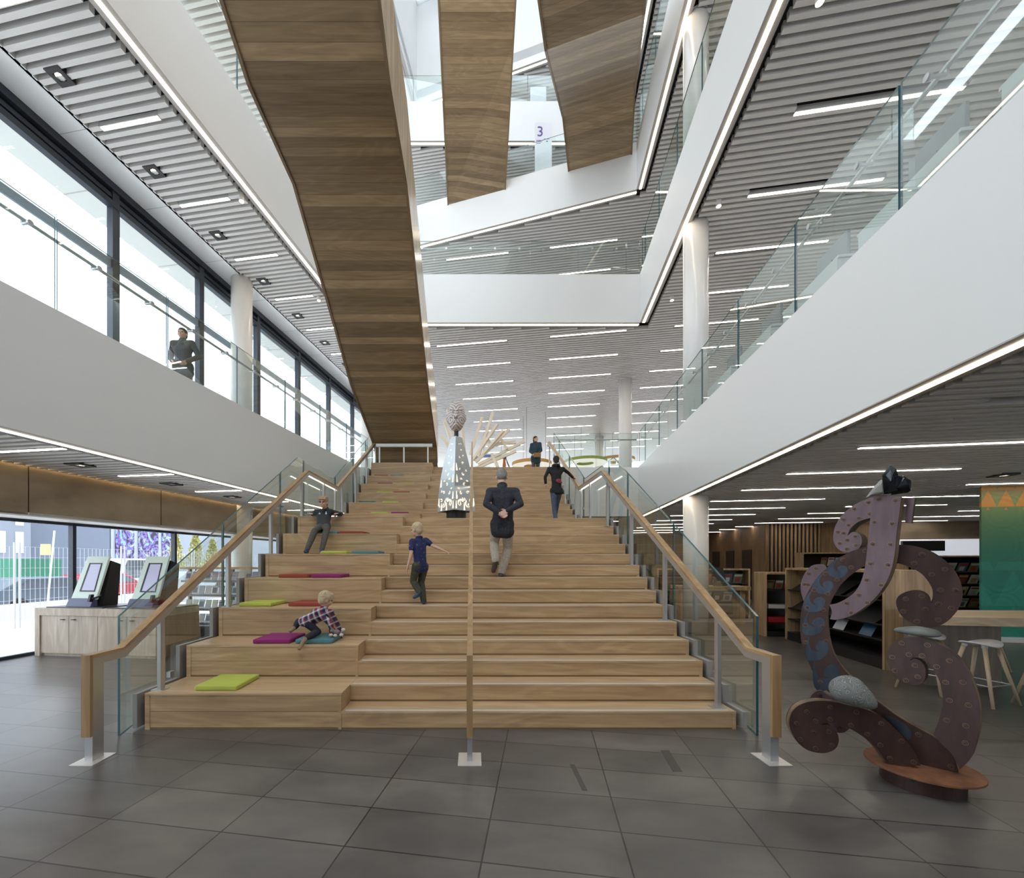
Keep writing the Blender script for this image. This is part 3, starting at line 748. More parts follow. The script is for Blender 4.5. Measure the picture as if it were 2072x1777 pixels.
x0, x1 = -3.0, -1.15
def sec(y, z, xa=x0, xb=x1): return (V3((xa, y, z)), V3((xb, y, z)))
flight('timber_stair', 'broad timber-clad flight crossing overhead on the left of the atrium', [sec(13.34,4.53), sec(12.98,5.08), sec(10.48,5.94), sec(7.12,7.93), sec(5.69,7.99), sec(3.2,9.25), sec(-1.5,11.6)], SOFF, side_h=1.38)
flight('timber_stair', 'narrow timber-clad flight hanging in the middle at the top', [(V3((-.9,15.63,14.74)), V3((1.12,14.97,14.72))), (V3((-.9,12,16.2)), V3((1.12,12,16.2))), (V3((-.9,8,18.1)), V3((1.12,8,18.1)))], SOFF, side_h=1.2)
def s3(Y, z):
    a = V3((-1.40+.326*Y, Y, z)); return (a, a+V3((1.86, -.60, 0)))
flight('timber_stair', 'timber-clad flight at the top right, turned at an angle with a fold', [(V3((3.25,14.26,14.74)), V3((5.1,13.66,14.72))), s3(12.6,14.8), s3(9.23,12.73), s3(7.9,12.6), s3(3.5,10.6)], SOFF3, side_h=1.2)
# ---------------------------------------------------------------- people
def remeshed(name, mb, mt, parent, vox=.009, smooth=4, label=None):
    if parent is not None:
        Mi = wm(parent).inverted(); mb.v = [Mi@v for v in mb.v]
    me = mesh(name+'_src', mb, mt); o = bpy.data.objects.new(name, me); C.objects.link(o)
    r = o.modifiers.new('r', 'REMESH'); r.mode = 'VOXEL'; r.voxel_size = vox; r.use_smooth_shade = True
    s = o.modifiers.new('s', 'SMOOTH'); s.factor = .5; s.iterations = smooth
    dg = bpy.context.evaluated_depsgraph_get(); dg.update()
    me2 = bpy.data.meshes.new_from_object(o.evaluated_get(dg)); me2.name = name
    o.modifiers.clear(); o.data = me2; bpy.data.meshes.remove(me)
    if not me2.materials: me2.materials.append(mt)
    me2.polygons.foreach_set('use_smooth', [True]*len(me2.polygons))
    if parent is not None: o.parent = parent
    if label: o['label'] = label
    return o
SKIN = mat('skin', (.62,.38,.28), .5)
V = Vector
def basis(fwd, up):
    f = V(fwd).normalized(); u = V(up); u = (u-f*u.dot(f)).normalized(); r = f.cross(u).normalized()
    return f, u, r     # forward, up, right-hand side of the figure
def hand(m, wrist, elbow, s, palm, curl=.5, spread=1):
    """palm with five unequal bent fingers; palm = direction the palm faces"""
    d = (wrist-elbow).normalized(); n = V(palm); n = (n-d*n.dot(d)).normalized(); sd = d.cross(n).normalized()
    k = s
    for i in (-1.5,-.5,.5,1.5): m.cone(wrist+sd*i*.012*k, .014*k, wrist+d*.078*k+sd*i*.02*k, .012*k, 8)
    for i, ln in zip((-1.5,-.5,.5,1.5), (.064,.076,.072,.056)):
        p = wrist+d*.082*k+sd*i*.021*k; dirn = d
        for j in range(3):
            a = curl*(.5+.35*j); dirn = (dirn*math.cos(a*.7)+n*math.sin(a*.7)).normalized()
            q = p+dirn*ln*k*(.46,.30,.24)[j]; m.cone(p, (.0088-.0008*j)*k, q, (.0084-.001*j)*k, 8); p = q
            dirn = dirn
    b = wrist+d*.022*k-sd*.026*k*spread; q = b+(d*.6-sd*.7*spread+n*.3).normalized()*.036*k; r = q+(d*.85-sd*.15*spread+n*.35).normalized()*.03*k
    m.cone(b, .013*k, q, .010*k, 8); m.cone(q, .010*k, r, .0085*k, 8)
def figure(label, J, st, group=None):
    """J: joint positions (world). st: style. One continuous body, clothes and hair as its children"""
    s = st['h']/1.7; base = V(((J['fl'].x+J['fr'].x)/2, (J['fl'].y+J['fr'].y)/2, min(J['fl'].z, J['fr'].z)-.04*s))
    t = thing('person', label, 'person', base, 0, group)
    hs = s*st.get('head', 1.0); sk = st.get('skin', SKIN); bk = st.get('bulk', 1.0)
    f, u, r = basis(st['look'], st.get('headup', (0,0,1)))
    hc = J['head']; Mh = Matrix((r, f, u)).transposed()
    def hp(a, b, c): return hc+(r*a+f*b+u*c)*hs
    m = MB()
    # head
    m.ball(hp(0,-.012,.018), (.074*hs,.092*hs,.092*hs), 20, T=Mh); m.ball(hp(0,.022,-.042), (.056*hs,.064*hs,.068*hs), 16, T=Mh)
    m.ball(hp(0,.058,-.088), (.024*hs,.02*hs,.02*hs), 10, T=Mh)
    m.cone(hp(0,.086,.005), .009*hs, hp(0,.103,-.030), .014*hs, 8)
    for k in (-1,1):
        m.ball(hp(.076*k,-.008,-.012), (.012*hs,.020*hs,.032*hs), 10, T=Mh); m.cone(hp(.018*k,.085,.022), .010*hs, hp(.046*k,.074,.022), .009*hs, 8)
        m.ball(hp(.038*k,.066,-.03), (.022*hs,.02*hs,.022*hs), 8, T=Mh)
    m.cone(hp(-.018,.084,-.056), .008*hs, hp(.018,.084,-.056), .008*hs, 8); m.cone(hp(-.014,.083,-.066), .008*hs, hp(.014,.083,-.066), .008*hs, 8)
    m.cone(J['neck'], .052*s*bk, hp(0,-.015,-.05), .048*hs, 14)
    # torso
    sl, sr, hl, hr, ch, wa = J['sl'], J['sr'], J['hl'], J['hr'], J['chest'], J['waist']; pv = (hl+hr)/2
    def torso(m, g, low=0):
        m.cone(sl, (.055+g)*s*bk, sr, (.055+g)*s*bk, 16); m.cone(J['neck'], (.055+g)*s, ch, (.10+g)*s*bk, 16)
        for k in (-1, 0, 1):
            side = (sr-sl).normalized()*.055*s*k*bk
            m.cone(ch+side, (.095+g)*s*bk, wa+side*.85, (.085+g)*s*bk, 16); m.cone(wa+side*.85, (.085+g)*s*bk, pv+side*.9, (.092+g)*s*bk, 16)
        for a in (sl, sr): m.cone(a, (.05+g)*s*bk, ch+(a-(sl+sr)/2)*.45, (.08+g)*s*bk, 14)
        m.cone(hl, (.085+g)*s*bk, hr, (.085+g)*s*bk, 16)
        if low: m.cone(hl+V((0,0,-low)), (.080+g)*s*bk, hr+V((0,0,-low)), (.088+g*1.3)*s*bk, 16); m.cone(hl, (.092+g)*s*bk, hl+V((0,0,-low)), (.082+g)*s*bk, 14); m.cone(hr, (.092+g)*s*bk, hr+V((0,0,-low)), (.082+g)*s*bk, 14)
    def arm(m, a, e, w_, g, upto=1.0, r0=.047, r1=.037, r2=.026):
        m.cone(a, (r0+g)*s*bk, e, (r1+g)*s*bk, 14)
        if upto > 0: m.cone(e, (r1+g)*s*bk, e+(w_-e)*upto, (r2+(r1-r2)*(1-upto)+g)*s, 14)
    def leg(m, h, k, a, g, upto=1.0):
        m.cone(h, (.080+g)*s*bk, k, (.052+g)*s*bk, 16); kk = k+(a-k)*.35
        m.cone(k, (.052+g)*s*bk, kk, (.054+g)*s*bk, 14); m.cone(kk, (.054+g)*s*bk, k+(a-k)*upto, (.034+g*1.2)*s, 14)
    torso(m, -.008)
    arm(m, sl, J['el'], J['wl'], 0); arm(m, sr, J['er'], J['wr'], 0)
    hd = st.get('palms', ((1,0,0), (-1,0,0))); hk = s*(st.get('hand', 1.0))
    hand(m, J['wl'], J['el'], hk, hd[0], st.get('curl', .5), st.get('thumb', (1,-1))[0]); hand(m, J['wr'], J['er'], hk, hd[1], st.get('curl', .5), st.get('thumb', (1,-1))[1])
    leg(m, hl, J['kl'], J['al'], -.006); leg(m, hr, J['kr'], J['ar'], -.006)
    for a, tt in ((J['al'], J['fl']), (J['ar'], J['fr'])): m.cone(a, .032*s, tt, .026*s, 10)
    vx = st.get('vox', .008)
    remeshed('body', m, sk, t, vx, 2)
    for k in (-1,1):
        m = MB(); m.ball(hp(.031*k,.073,.006), .011*hs, 10); obj('eye', m, mat('eye_dark', (.05,.035,.03), .2), t, smooth=True)
    # hair
    m = MB(); L_ = st.get('hairlen', 0); q = st.get('hairvol', 1.0)
    m.ball(hp(0,-.022,.034), (.083*hs*q,.098*hs*q,.090*hs*q), 20, T=Mh); m.ball(hp(0,-.05,-.012), (.074*hs*q,.062*hs*q,.078*hs*q), 16, T=Mh)
    if st.get('fringe'): 
        for i in range(7):
            a = -.055+.018*i; m.cone(hp(a,.045,.092), .022*hs, hp(a*1.1,.082,.052+.006*(i%2)), .012*hs, 8)
        for i in range(16): a = R.uniform(-1,1); b = R.uniform(-1,.4); m.ball(hp(a*.06,b*.07-.01,.108-abs(a)*.02), .02*hs, 8)
    if L_: m.cone(hp(0,-.06,-.02), .066*hs, hp(0,-.07,-.02-L_), .05*hs, 14)
    remeshed('hair', m, st['hair'], t, .006*max(1,hs), 2)
    # clothes
    m = MB(); torso(m, st.get('tg', .016), st.get('low', .04)*s); up = st.get('sleeve', 1.0)
    sleeve = (lambda A, E, W: (arm(m, A, E, W, st.get('tg', .016), max(0, up)) if up > 0 else m.cone(A, .066*s, A+(E-A)*(1+up), .060*s, 14)))
    sleeve(sl, J['el'], J['wl']*.97+J['el']*.03); sleeve(sr, J['er'], J['wr']*.97+J['er']*.03)
    if st.get('hood'):
        nk = J['neck']; b_ = (J['chest']-J['neck']).normalized(); bk_ = -V(st['back']) if 'back' in st else -f
        for i in range(9):
            a = math.pi*(i/8); p = nk+(r*math.cos(a)*.085+bk_*math.sin(a)*.085)*s+u*(.015)*s; m.cone(p, .03*s, p+b_*.02*s, .034*s, 10)
    if st.get('collar'):
        for i in range(14):
            a = 2*math.pi*i/14; p = J['neck']+(r*math.cos(a)*.06+f*math.sin(a)*.06)*s+u*.02*s; m.ball(p, .020*s, 8)
    remeshed(st.get('topname', 'jacket'), m, st['top'], t, vx, 3)
    m = MB(); g = .012
    m.cone(hl, .090*s*bk, hr, .090*s*bk, 16); m.cone(pv, .098*s*bk, wa*.35+pv*.65, .095*s*bk, 16)
    leg(m, hl, J['kl'], J['al'], st.get('lg', g), .97); leg(m, hr, J['kr'], J['ar'], st.get('lg', g), .97)
    remeshed('trousers', m, st['legs'], t, vx, 3)
    for a, tt in ((J['al'], J['fl']), (J['ar'], J['fr'])):
        m = MB(); dd = (tt-a); h_ = V((0,0,-1)) if abs(dd.normalized().z) < .8 else V((0,-1,0))
        heel = a+(-dd.normalized()*.025+V(st.get('sole', (0,0,-1)))*.035)*s
        m.cone(a, .042*s, heel, .038*s, 12); m.cone(heel, .038*s, tt, .036*s, 12); m.cone(a, .042*s, tt, .036*s, 12)
        remeshed('shoe', m, st['shoes'], t, .007, 2)
    return t
def cloth(name, a, b, sc_=40, rough=.85):
    m = mat(name, a, rough); c = ramp(m, noise(m, coord(m), sc_, 4), [(.35, a), (.65, b)]); L(m, c, bsdf(m).inputs['Base Color']); return m
NAVYJ = cloth('navy_jacket', (.018,.020,.030), (.035,.038,.052)); KHAKI = cloth('khaki_trousers', (.36,.30,.235), (.45,.385,.31)); GREYT = cloth('grey_trousers', (.055,.05,.045), (.085,.08,.07))
BLKT = cloth('black_hoodie', (.012,.013,.015), (.022,.023,.026)); JEAN = cloth('blue_jeans', (.045,.075,.14), (.08,.12,.20)); DJEAN = cloth('dark_jeans', (.015,.018,.03), (.028,.03,.045))
BLOND = cloth('blond_hair', (.42,.31,.18), (.62,.50,.33), 90); SANDY = cloth('sandy_hair', (.30,.19,.10), (.50,.35,.20), 90); GREYH = cloth('grey_hair', (.17,.155,.14), (.30,.28,.26), 90); DARKH = cloth('dark_hair', (.03,.02,.015), (.06,.04,.03), 90)
BROWN = mat('brown_shoe', (.06,.04,.028), .5); TANS = mat('tan_shoe', (.26,.18,.10), .7); OLIVE = cloth('olive_trousers', (.04,.045,.028), (.065,.07,.045)); NAVSH = mat('navy_blue_shoe', (.02,.05,.12), .5)
SHIRT = mat('patterned_navy_shirt', (.02,.028,.10), .8)
def shirt(m):
    wv = N(m, 'ShaderNodeTexVoronoi'); wv.inputs['Scale'].default_value = 34; L(m, coord(m, (1,1,.45), 0), wv.inputs['Vector'])
    L(m, ramp(m, wv.outputs[0], [(.08,(.30,.24,.28)),(.2,(.018,.025,.10))]), bsdf(m).inputs['Base Color'])
shirt(SHIRT)
PLAID = mat('plaid_shirt', (.3,.3,.4), .85)
def plaid(m):
    s = N(m, 'ShaderNodeSeparateXYZ'); L(m, coord(m, (1,1,1), .0), s.inputs[0])
    a = math_(m, 'ADD', math_(m, 'MULTIPLY', s.outputs[0], 15), math_(m, 'MULTIPLY', s.outputs[2], 5)); b = math_(m, 'SUBTRACT', math_(m, 'MULTIPLY', s.outputs[2], 14), math_(m, 'MULTIPLY', s.outputs[0], 6))
    fa = math_(m, 'FRACT', a); fb = math_(m, 'FRACT', b)
    ca = ramp(m, fa, [(0,(.02,.025,.07)),(.30,(.02,.025,.07)),(.32,(.62,.62,.68)),(.62,(.60,.6,.66)),(.64,(.38,.02,.03)),(.84,(.38,.02,.03)),(.86,(.02,.025,.07))])
    cb = ramp(m, fb, [(0,(.02,.025,.07)),(.34,(.03,.035,.09)),(.36,(.65,.65,.72)),(.60,(.65,.65,.7)),(.62,(.02,.025,.07)),(.78,(.40,.03,.04)),(.9,(.03,.03,.08))])
    L(m, mix(m, ca, cb, .5), bsdf(m).inputs['Base Color'])
plaid(PLAID)
# older man climbing, hands joined behind his back
Y = 6.0; a = at
J = dict(head=a(1015,966,Y+.06), neck=a(1016,985,Y-.02), sl=a(992,996,Y-.04), sr=a(1043,996,Y-.04), chest=a(1017,1010,Y-.03), waist=a(1018,1040,Y-.04),
 hl=a(1006,1060,Y-.04), hr=a(1026,1060,Y-.04), el=a(984,1020,Y-.16), er=a(1053,1020,Y-.16), wl=a(1009,1037,Y-.21), wr=a(1027,1034,Y-.21),
 kl=a(1000,1098,Y+.10), al=a(1003,1136,Y-.16), fl=a(1001,1143,Y-.10), kr=a(1028,1110,Y+.10), ar=a(1014,1160,Y+.00), fr=a(1018,1165,Y+.14))
J['fl'] = J['al']+V((-.03,.03,-.13))
figure('older man in navy jacket climbing the stairs, hands clasped behind his back', J, dict(h=1.66, look=(0,1,-.55), headup=(0,.5,.9), hair=GREYH, top=NAVYJ, legs=KHAKI, shoes=BROWN, low=.11, tg=.014, lg=.016, bulk=1.0, palms=((.5,-1,.1),(-.5,-1,.1)), collar=1, curl=.8))
# teenager on the landing steps, right hand on the rail
Y = 9.25
J = dict(head=a(1125,932,Y), neck=a(1125,943,Y), sl=a(1111,949,Y), sr=a(1139,949,Y), chest=a(1125,958,Y), waist=a(1126,978,Y), hl=a(1119,993,Y), hr=a(1133,993,Y),
 el=a(1103,966,Y-.03), er=a(1150,957,Y+.10), wl=a(1104,978,Y+.02), wr=V((2.27,9.62,3.475)), kl=a(1122,1022,Y-.02), al=a(1126,1048,Y-.02), fl=a(1126,1054,Y+.1), kr=a(1135,1018,Y+.12), ar=a(1133,1043,Y+.05), fr=a(1133,1047,Y+.17))
g = V((J['al'].x, Y, 14*RI)); J['al'] = g+V((0,0,.07)); J['fl'] = g+V((0,.13,.035)); J['kl'] = (J['hl']+J['al'])/2+V((-.01,.04,0)); J['ar'] = g+V((.07,.52,.07+RI)); J['fr'] = g+V((.07,.66,.035+RI)); J['kr'] = (J['hr']+J['ar'])/2+V((.0,-.0,.03))
TEEN = figure('teenager in black hoodie and jeans climbing with one hand on the right rail', J, dict(h=1.42, look=(0,1,-.1), hair=DARKH, top=BLKT, topname='hoodie', legs=JEAN, shoes=BROWN, hood=1, back=(0,1,0), low=.03, tg=.012, bulk=.86, palms=((1,0,0),(0,0,-1)), thumb=(-1,1), vox=.009))
m = MB(); tt = J['waist']+V((.03,-.085,.04))
m.ball(tt, (.06,.02,.045), 14); m.ball(tt+V((.03,.0,-.04)), (.05,.02,.02), 10)
obj('printed_motif', m, mat('motif_red', (.25,.03,.05), .7), TEEN, smooth=True, label='dark red printed motif')

# standing woman at the head of the stairs
Y = 15.4; X0 = (1084-CX)*Y/FPX; Z0 = F1
J = dict(head=V((X0,Y,Z0+1.52)), neck=V((X0,Y,Z0+1.39)), sl=V((X0-.14,Y+.06,Z0+1.33)), sr=V((X0+.14,Y-.06,Z0+1.33)), chest=V((X0,Y,Z0+1.2)), waist=V((X0,Y,Z0+1.0)), hl=V((X0-.08,Y,Z0+.86)), hr=V((X0+.08,Y,Z0+.86)),
 el=V((X0-.2,Y+.02,Z0+1.08)), er=V((X0+.18,Y-.1,Z0+1.08)), wl=V((X0-.12,Y-.14,Z0+.95)), wr=V((X0+.06,Y-.2,Z0+.95)), kl=V((X0-.08,Y,Z0+.46)), kr=V((X0+.09,Y+.05,Z0+.46)), al=V((X0-.08,Y+.02,Z0+.08)), ar=V((X0+.1,Y+.05,Z0+.08)), fl=V((X0-.1,Y-.1,Z0+.03)), fr=V((X0+.1,Y-.07,Z0+.03)))
figure('woman with dark hair in a teal top standing at the head of the stairs', J, dict(h=1.63, look=(.6,-.8,0), hair=DARKH, hairlen=.1, top=cloth('teal_top', (.015,.035,.05), (.03,.06,.08)), topname='coat', legs=GREYT, shoes=BLACK, low=.16, vox=.012, palms=((0,1,0),(0,1,0))))
m = MB(); bx = V((X0+.02,Y-.25,Z0+.88)); m.box(bx.x-.13,bx.x+.13,bx.y-.03,bx.y+.03,bx.z-.08,bx.z+.08); o = obj('handbag', m, mat('tan_bag', (.30,.14,.04), .6), None, bevel=.02); tag(o, 'tan handbag held by the woman at the head of the stairs', 'handbag')
# person upstairs by the windows
Y = 8.3; X0 = (369-CX)*Y/FPX; Z0 = F1
J = dict(head=V((X0,Y,Z0+1.53)), neck=V((X0+.01,Y,Z0+1.39)), sl=V((X0-.17,Y,Z0+1.33)), sr=V((X0+.19,Y,Z0+1.33)), chest=V((X0+.01,Y,Z0+1.2)), waist=V((X0+.02,Y,Z0+1.0)), hl=V((X0-.08,Y,Z0+.88)), hr=V((X0+.11,Y,Z0+.88)),
 el=V((X0-.27,Y+.05,Z0+1.08)), er=V((X0+.3,Y+.05,Z0+1.1)), wl=V((X0-.13,Y-.1,Z0+.95)), wr=V((X0+.17,Y-.12,Z0+.93)), kl=V((X0-.08,Y,Z0+.48)), kr=V((X0+.12,Y,Z0+.48)), al=V((X0-.09,Y,Z0+.08)), ar=V((X0+.13,Y,Z0+.08)), fl=V((X0-.12,Y-.12,Z0+.03)), fr=V((X0+.15,Y-.12,Z0+.03)))
figure('person in a dark grey jacket standing by the upper windows, hands at the waist', J, dict(h=1.68, look=(.2,-1,0), hair=DARKH, top=cloth('grey_jacket', (.06,.07,.08), (.09,.10,.11)), legs=GREYT, shoes=BLACK, low=.12, vox=.011, palms=((1,0,0),(-1,0,0))))
# boy walking across the steps
Y = 5.42
J = dict(head=a(843,1072,Y), neck=a(848,1089,Y), sl=a(834,1096,Y-.05), sr=a(862,1094,Y+.05), chest=a(848,1106,Y), waist=a(850,1130,Y), hl=a(843,1146,Y-.04), hr=a(858,1146,Y+.04),
 el=a(832,1121,Y-.09), er=a(876,1105,Y+.02), wl=a(826,1144,Y-.1), wr=a(895,1113,Y-.02), kl=a(836,1176,Y+.02), al=a(850,1200,Y-.06), fl=a(845,1209,Y-.12), kr=a(852,1178,Y+.10), ar=a(857,1211,Y+.03), fr=a(862,1216,Y+.12))
J['fl'] = J['al']+V((-.07,-.02,-.055)); J['ar'] = V((J['ar'].x, 5.45, 6*RI+.045)); J['fr'] = J['ar']+V((.01,.10,-.020))
figure('fair-haired boy in navy patterned shirt walking across the steps, arm outstretched', J, dict(h=1.06, head=1.28, look=(-.85,.6,-.15), hair=BLOND, top=SHIRT, topname='shirt', legs=OLIVE, shoes=NAVSH, sleeve=-.42, low=.05, tg=.008, lg=.024, bulk=.95, fringe=0, vox=.007, palms=((1,0,0),(0,0,-1)), curl=.4, hand=1.15, collar=1))
# boy in glasses, seated
J = dict(head=V((-2.47,6.98,2.53)), neck=V((-2.46,7.05,2.435)))
Y = 7.08
J.update(sl=a(669,1036,Y-.01), sr=a(639,1037,Y-.01), chest=a(655,1044,Y), waist=a(654,1060,Y-.08), hl=a(660,1070,Y-.14), hr=a(650,1070,Y-.14),
 el=a(690,1045,7.33), er=a(633,1044,7.33), wl=a(683,1049,7.18), wr=a(632,1048,7.18), kl=a(661,1072,6.62), kr=a(637,1074,6.62), al=a(651,1110,6.42), ar=a(621,1112,6.42), fl=a(650,1116,6.30), fr=a(618,1117,6.30))
for k_ in ('al','ar'): J[k_].z = 10*RI+.06
for k_ in ('fl','fr'): J[k_].z = 10*RI+.035
for k_ in ('el','er'): J[k_].z = 14*RI+.045
for k_ in ('wl','wr'): J[k_].z = 14*RI+.035
J['hl'].z = J['hr'].z = 2.0+.045+.075; J['waist'].z = 2.21
tb = figure('boy in glasses and black sports top lounging against the bench tiers', J, dict(h=1.28, head=1.15, look=(-.05,-1,-.05), headup=(0,.1,1), hair=SANDY, top=mat('black_sports_top', (.018,.022,.03), .6), topname='sports_top', legs=cloth('charcoal_trousers', (.075,.07,.062), (.11,.10,.09)), shoes=NAVSH, low=.0, tg=.014, fringe=1, vox=.007, palms=((0,0,-1),(0,0,-1)), curl=.5))
hc = V((-2.47,6.98,2.53)); hs = 1.28/1.7*1.15
m = MB()
for k in (-1,1):
    c = hc+V((.031*k*hs,-.090*hs,.006*hs)); pts = [c+V((math.cos(q*math.pi/6)*.027*hs,0,math.sin(q*math.pi/6)*.018*hs)) for q in range(13)]
    m.tube(pts, .0025, 6, cap=False); m.beam(c+V((.027*k*hs,0,0)), hc+V((.078*k*hs,0,.004)), .003,.003)
m.beam(hc+V((-.006,-.09*hs,.004)), hc+V((.006,-.09*hs,.004)), .003,.003)
obj('glasses', m, BLACK, tb)
m = MB(); cz = 2.37; cy = 6.945
def badge(pts, y): 
    m.ext([V((x, y, z)) for x, z in pts], V((0,-.004,0)))
m = MB(); m.ext([V((-2.535,6.952,2.335)), V((-2.505,6.952,2.335)), V((-2.52,6.952,2.36))], V((0,-.02,0))); m.ball((-2.415,6.947,2.345), (.014,.012,.017), 10); m.ball((-2.415,6.947,2.37), (.009,.01,.007), 8)
obj('chest_badges', m, mat('badge_white', (.8,.8,.8), .6), tb)
sl, el = J['sl'], J['el']; m = MB()
for q in (-.02, 0, .02):
    p0 = sl.lerp(el, .45)+V((0,-.05+q*.3,.035+q)); p1 = sl.lerp(el, 1.0)+V((.01,-.05+q*.3,.03+q)); m.beam(p0, p1, .008, .006)
obj('sleeve_stripes', m, mat('badge_white', (.8,.8,.8), .6), tb)
# crawling boy
Y = 4.75
J = dict(head=a(660,1213,Y+.0), neck=a(656,1229,Y-.0), sl=a(643,1238,Y-.06), sr=a(668,1240,Y+.04), chest=a(648,1242,Y), waist=a(634,1252,Y-.02), hl=a(618,1258,Y-.06), hr=a(622,1258,Y+.06),
 el=a(668,1262,Y-.05), er=a(680,1262,Y+.08), wl=a(670,1283,Y-.05), wr=a(683,1282,Y+.06), kl=a(644,1284,Y-.02), al=a(622,1291,Y-.20), fl=a(617,1306,Y-.30), kr=a(606,1262,Y+.12), ar=a(597,1268,Y-.1), fr=a(589,1276,Y-.17))
J['wl'] = V((J['wl'].x, Y+.02, .667+.07)); J['wr'] = V((J['wr'].x+.02, Y+.12, .667+.06)); J['kl'] = V((J['kl'].x, Y-.03, .667+.1)); J['al'] = V((J['al'].x, 4.50, .667+.07)); J['fl'] = V((J['al'].x-.025, 4.40, .667-.02))
J['er'] = V((J['er'].x, Y+.1, J['er'].z)); J['kr'] = a(604,1258,Y+.0); J['ar'] = a(597,1270,Y-.06); J['fr'] = a(588,1277,Y-.12)
figure('small blond boy in plaid shirt crawling on the second bench', J, dict(h=.98, head=1.32, look=(.75,.55,-.3), headup=(.15,0,1), hair=BLOND, hairvol=1.08, fringe=1, top=PLAID, topname='plaid_shirt', legs=DJEAN, shoes=TANS, low=.0, tg=.016, vox=.006, hood=0, palms=((0,0,-1),(0,0,-1)), curl=.35, hand=1.15, sole=(0,0,-.3)))
# soft toy: generic small plush with pale paws
t = thing('soft_toy', 'small plush toy with pale paws and a red edge on the teal cushion', 'soft toy', V((-1.52,4.72,.715)))
m = MB(); c = V((-1.52,4.72,.76)); m.ball(c, (.04,.035,.035), 12); m.ball(c+V((-.05,0,.02)), .03, 12); remeshed('body', m, mat('plush_grey', (.20,.18,.18), .95), t, .006, 2)
for q in ((-.05,-.05,-.02),(.0,-.06,-.025),(.06,-.03,-.02),(.07,.0,.03)):
    m = MB(); m.ball(c+V(q), (.024,.02,.018), 10); obj('paw', m, mat('plush_cream', (.66,.56,.50), .95), t, smooth=True)
m = MB(); m.tube([c+V((-.05+.034*math.cos(q*.6),-.0,.02+.034*math.sin(q*.6))) for q in range(9)], .008, 8); obj('trim', m, mat('plush_red', (.35,.02,.02), .9), t, smooth=True)
# ---------------------------------------------------------------- steel scroll sculpture
SC = V((3.13, 2.95, 0))
RUST = mat('rusted_steel', (.10,.055,.048), .42, .35)
def rusttex(m, a, b):
    c = ramp(m, noise(m, coord(m, (3,3,.7)), 3.5, 6, .6), [(.3,a),(.7,b)]); L(m, c, bsdf(m).inputs['Base Color'])
rusttex(RUST, (.045,.024,.021), (.085,.048,.042))
RUSTP = mat('plum_steel', (.19,.12,.13), .38, .35); rusttex(RUSTP, (.105,.065,.075), (.165,.11,.125))
RUSTO = mat('orange_rust', (.25,.10,.04), .7); rusttex(RUSTO, (.14,.055,.025), (.25,.105,.05))
EDGEW = mat('weathered_edge', (.16,.10,.06), .6); rusttex(EDGEW, (.05,.035,.025), (.30,.20,.12))
BLUE = mat('blued_steel', (.10,.13,.17), .3, .6); rusttex(BLUE, (.035,.05,.075), (.10,.125,.16))
SA = lambda p: (1600+p[0]/4.803, 930+p[1]/4.803)
SB = lambda p: (1780+p[0]/4.4425, 1060+p[1]/4.4425)
SD = lambda p: (1560+p[0]/4.047, 1340+p[1]/4.047)
def onplane(psi, off):
    """vertical plane through the sculpture's axis, yawed by psi; returns point mapper and its unit vectors"""
    ps = math.radians(psi); tv = V((math.cos(ps), -math.sin(ps), 0)); nv = V((-math.sin(ps), -math.cos(ps), 0)); o = SC+nv*off
    def f(px, py):
        k = (px-CX)/FPX; s = (k*o.y-o.x)/(tv.x-k*tv.y); p = o+tv*s; return V((p.x, p.y, EYE+(CY-py)*p.y/FPX))
    return f, tv, nv
scul = thing('steel_sculpture', 'rusted steel scroll sculpture studded with bolts, on a round base', 'sculpture', SC)
def spl(pts, n=3):
    """closed smooth outline through the traced points, corners (marked by a third value) kept"""
    out = []; N_ = len(pts)
    for i in range(N_):
        p0, p1, p2, p3 = pts[i-1], pts[i], pts[(i+1)%N_], pts[(i+2)%N_]
        c1 = len(p1) > 2; c2 = len(p2) > 2
        a0 = p1 if c1 else p0; a3 = p2 if c2 else p3
        for k in range(n):
            t_ = k/n; q = []
            for d in (0, 1):
                q.append(.5*((2*p1[d])+(-a0[d]+p2[d])*t_+(2*a0[d]-5*p1[d]+4*p2[d]-a3[d])*t_*t_+(-a0[d]+3*p1[d]-3*p2[d]+a3[d])*t_**3))
            out.append(tuple(q))
    return out
from mathutils.geometry import tessellate_polygon
def tess(pts): return [list(t_) for t_ in tessellate_polygon([pts])]
bolt_me = None
def bolts(pl, cv, pts, parent, face):
    global bolt_me
    f, tv, nv = pl
    if bolt_me is None:
        b = MB(); b.tube([(0,0,0),(0,0,.005)], .0155, 20); b.tube([(0,0,.005),(0,0,.0056)], .0125, 20, 1); b.tube([(0,0,.005),(0,0,.012)], .0085, 18, 2); b.tube([(0,0,.012),(0,0,.0185)], .005, 6, 1)
        bolt_me = mesh('bolt', b, [mat('bolt_rust', (.24,.15,.11), .35, .6), mat('bolt_dark', (.05,.03,.025), .5, .4), mat('bolt_mid', (.17,.10,.075), .35, .6)])
    rot = nv.to_track_quat('Z','Y').to_euler()
    for p in pts:
        q = cv(p); w_ = f(*q)+nv*face
        o = bpy.data.objects.new('bolt', bolt_me); C.objects.link(o); o.parent = parent; o.rotation_euler = rot; o.location = w_-SC
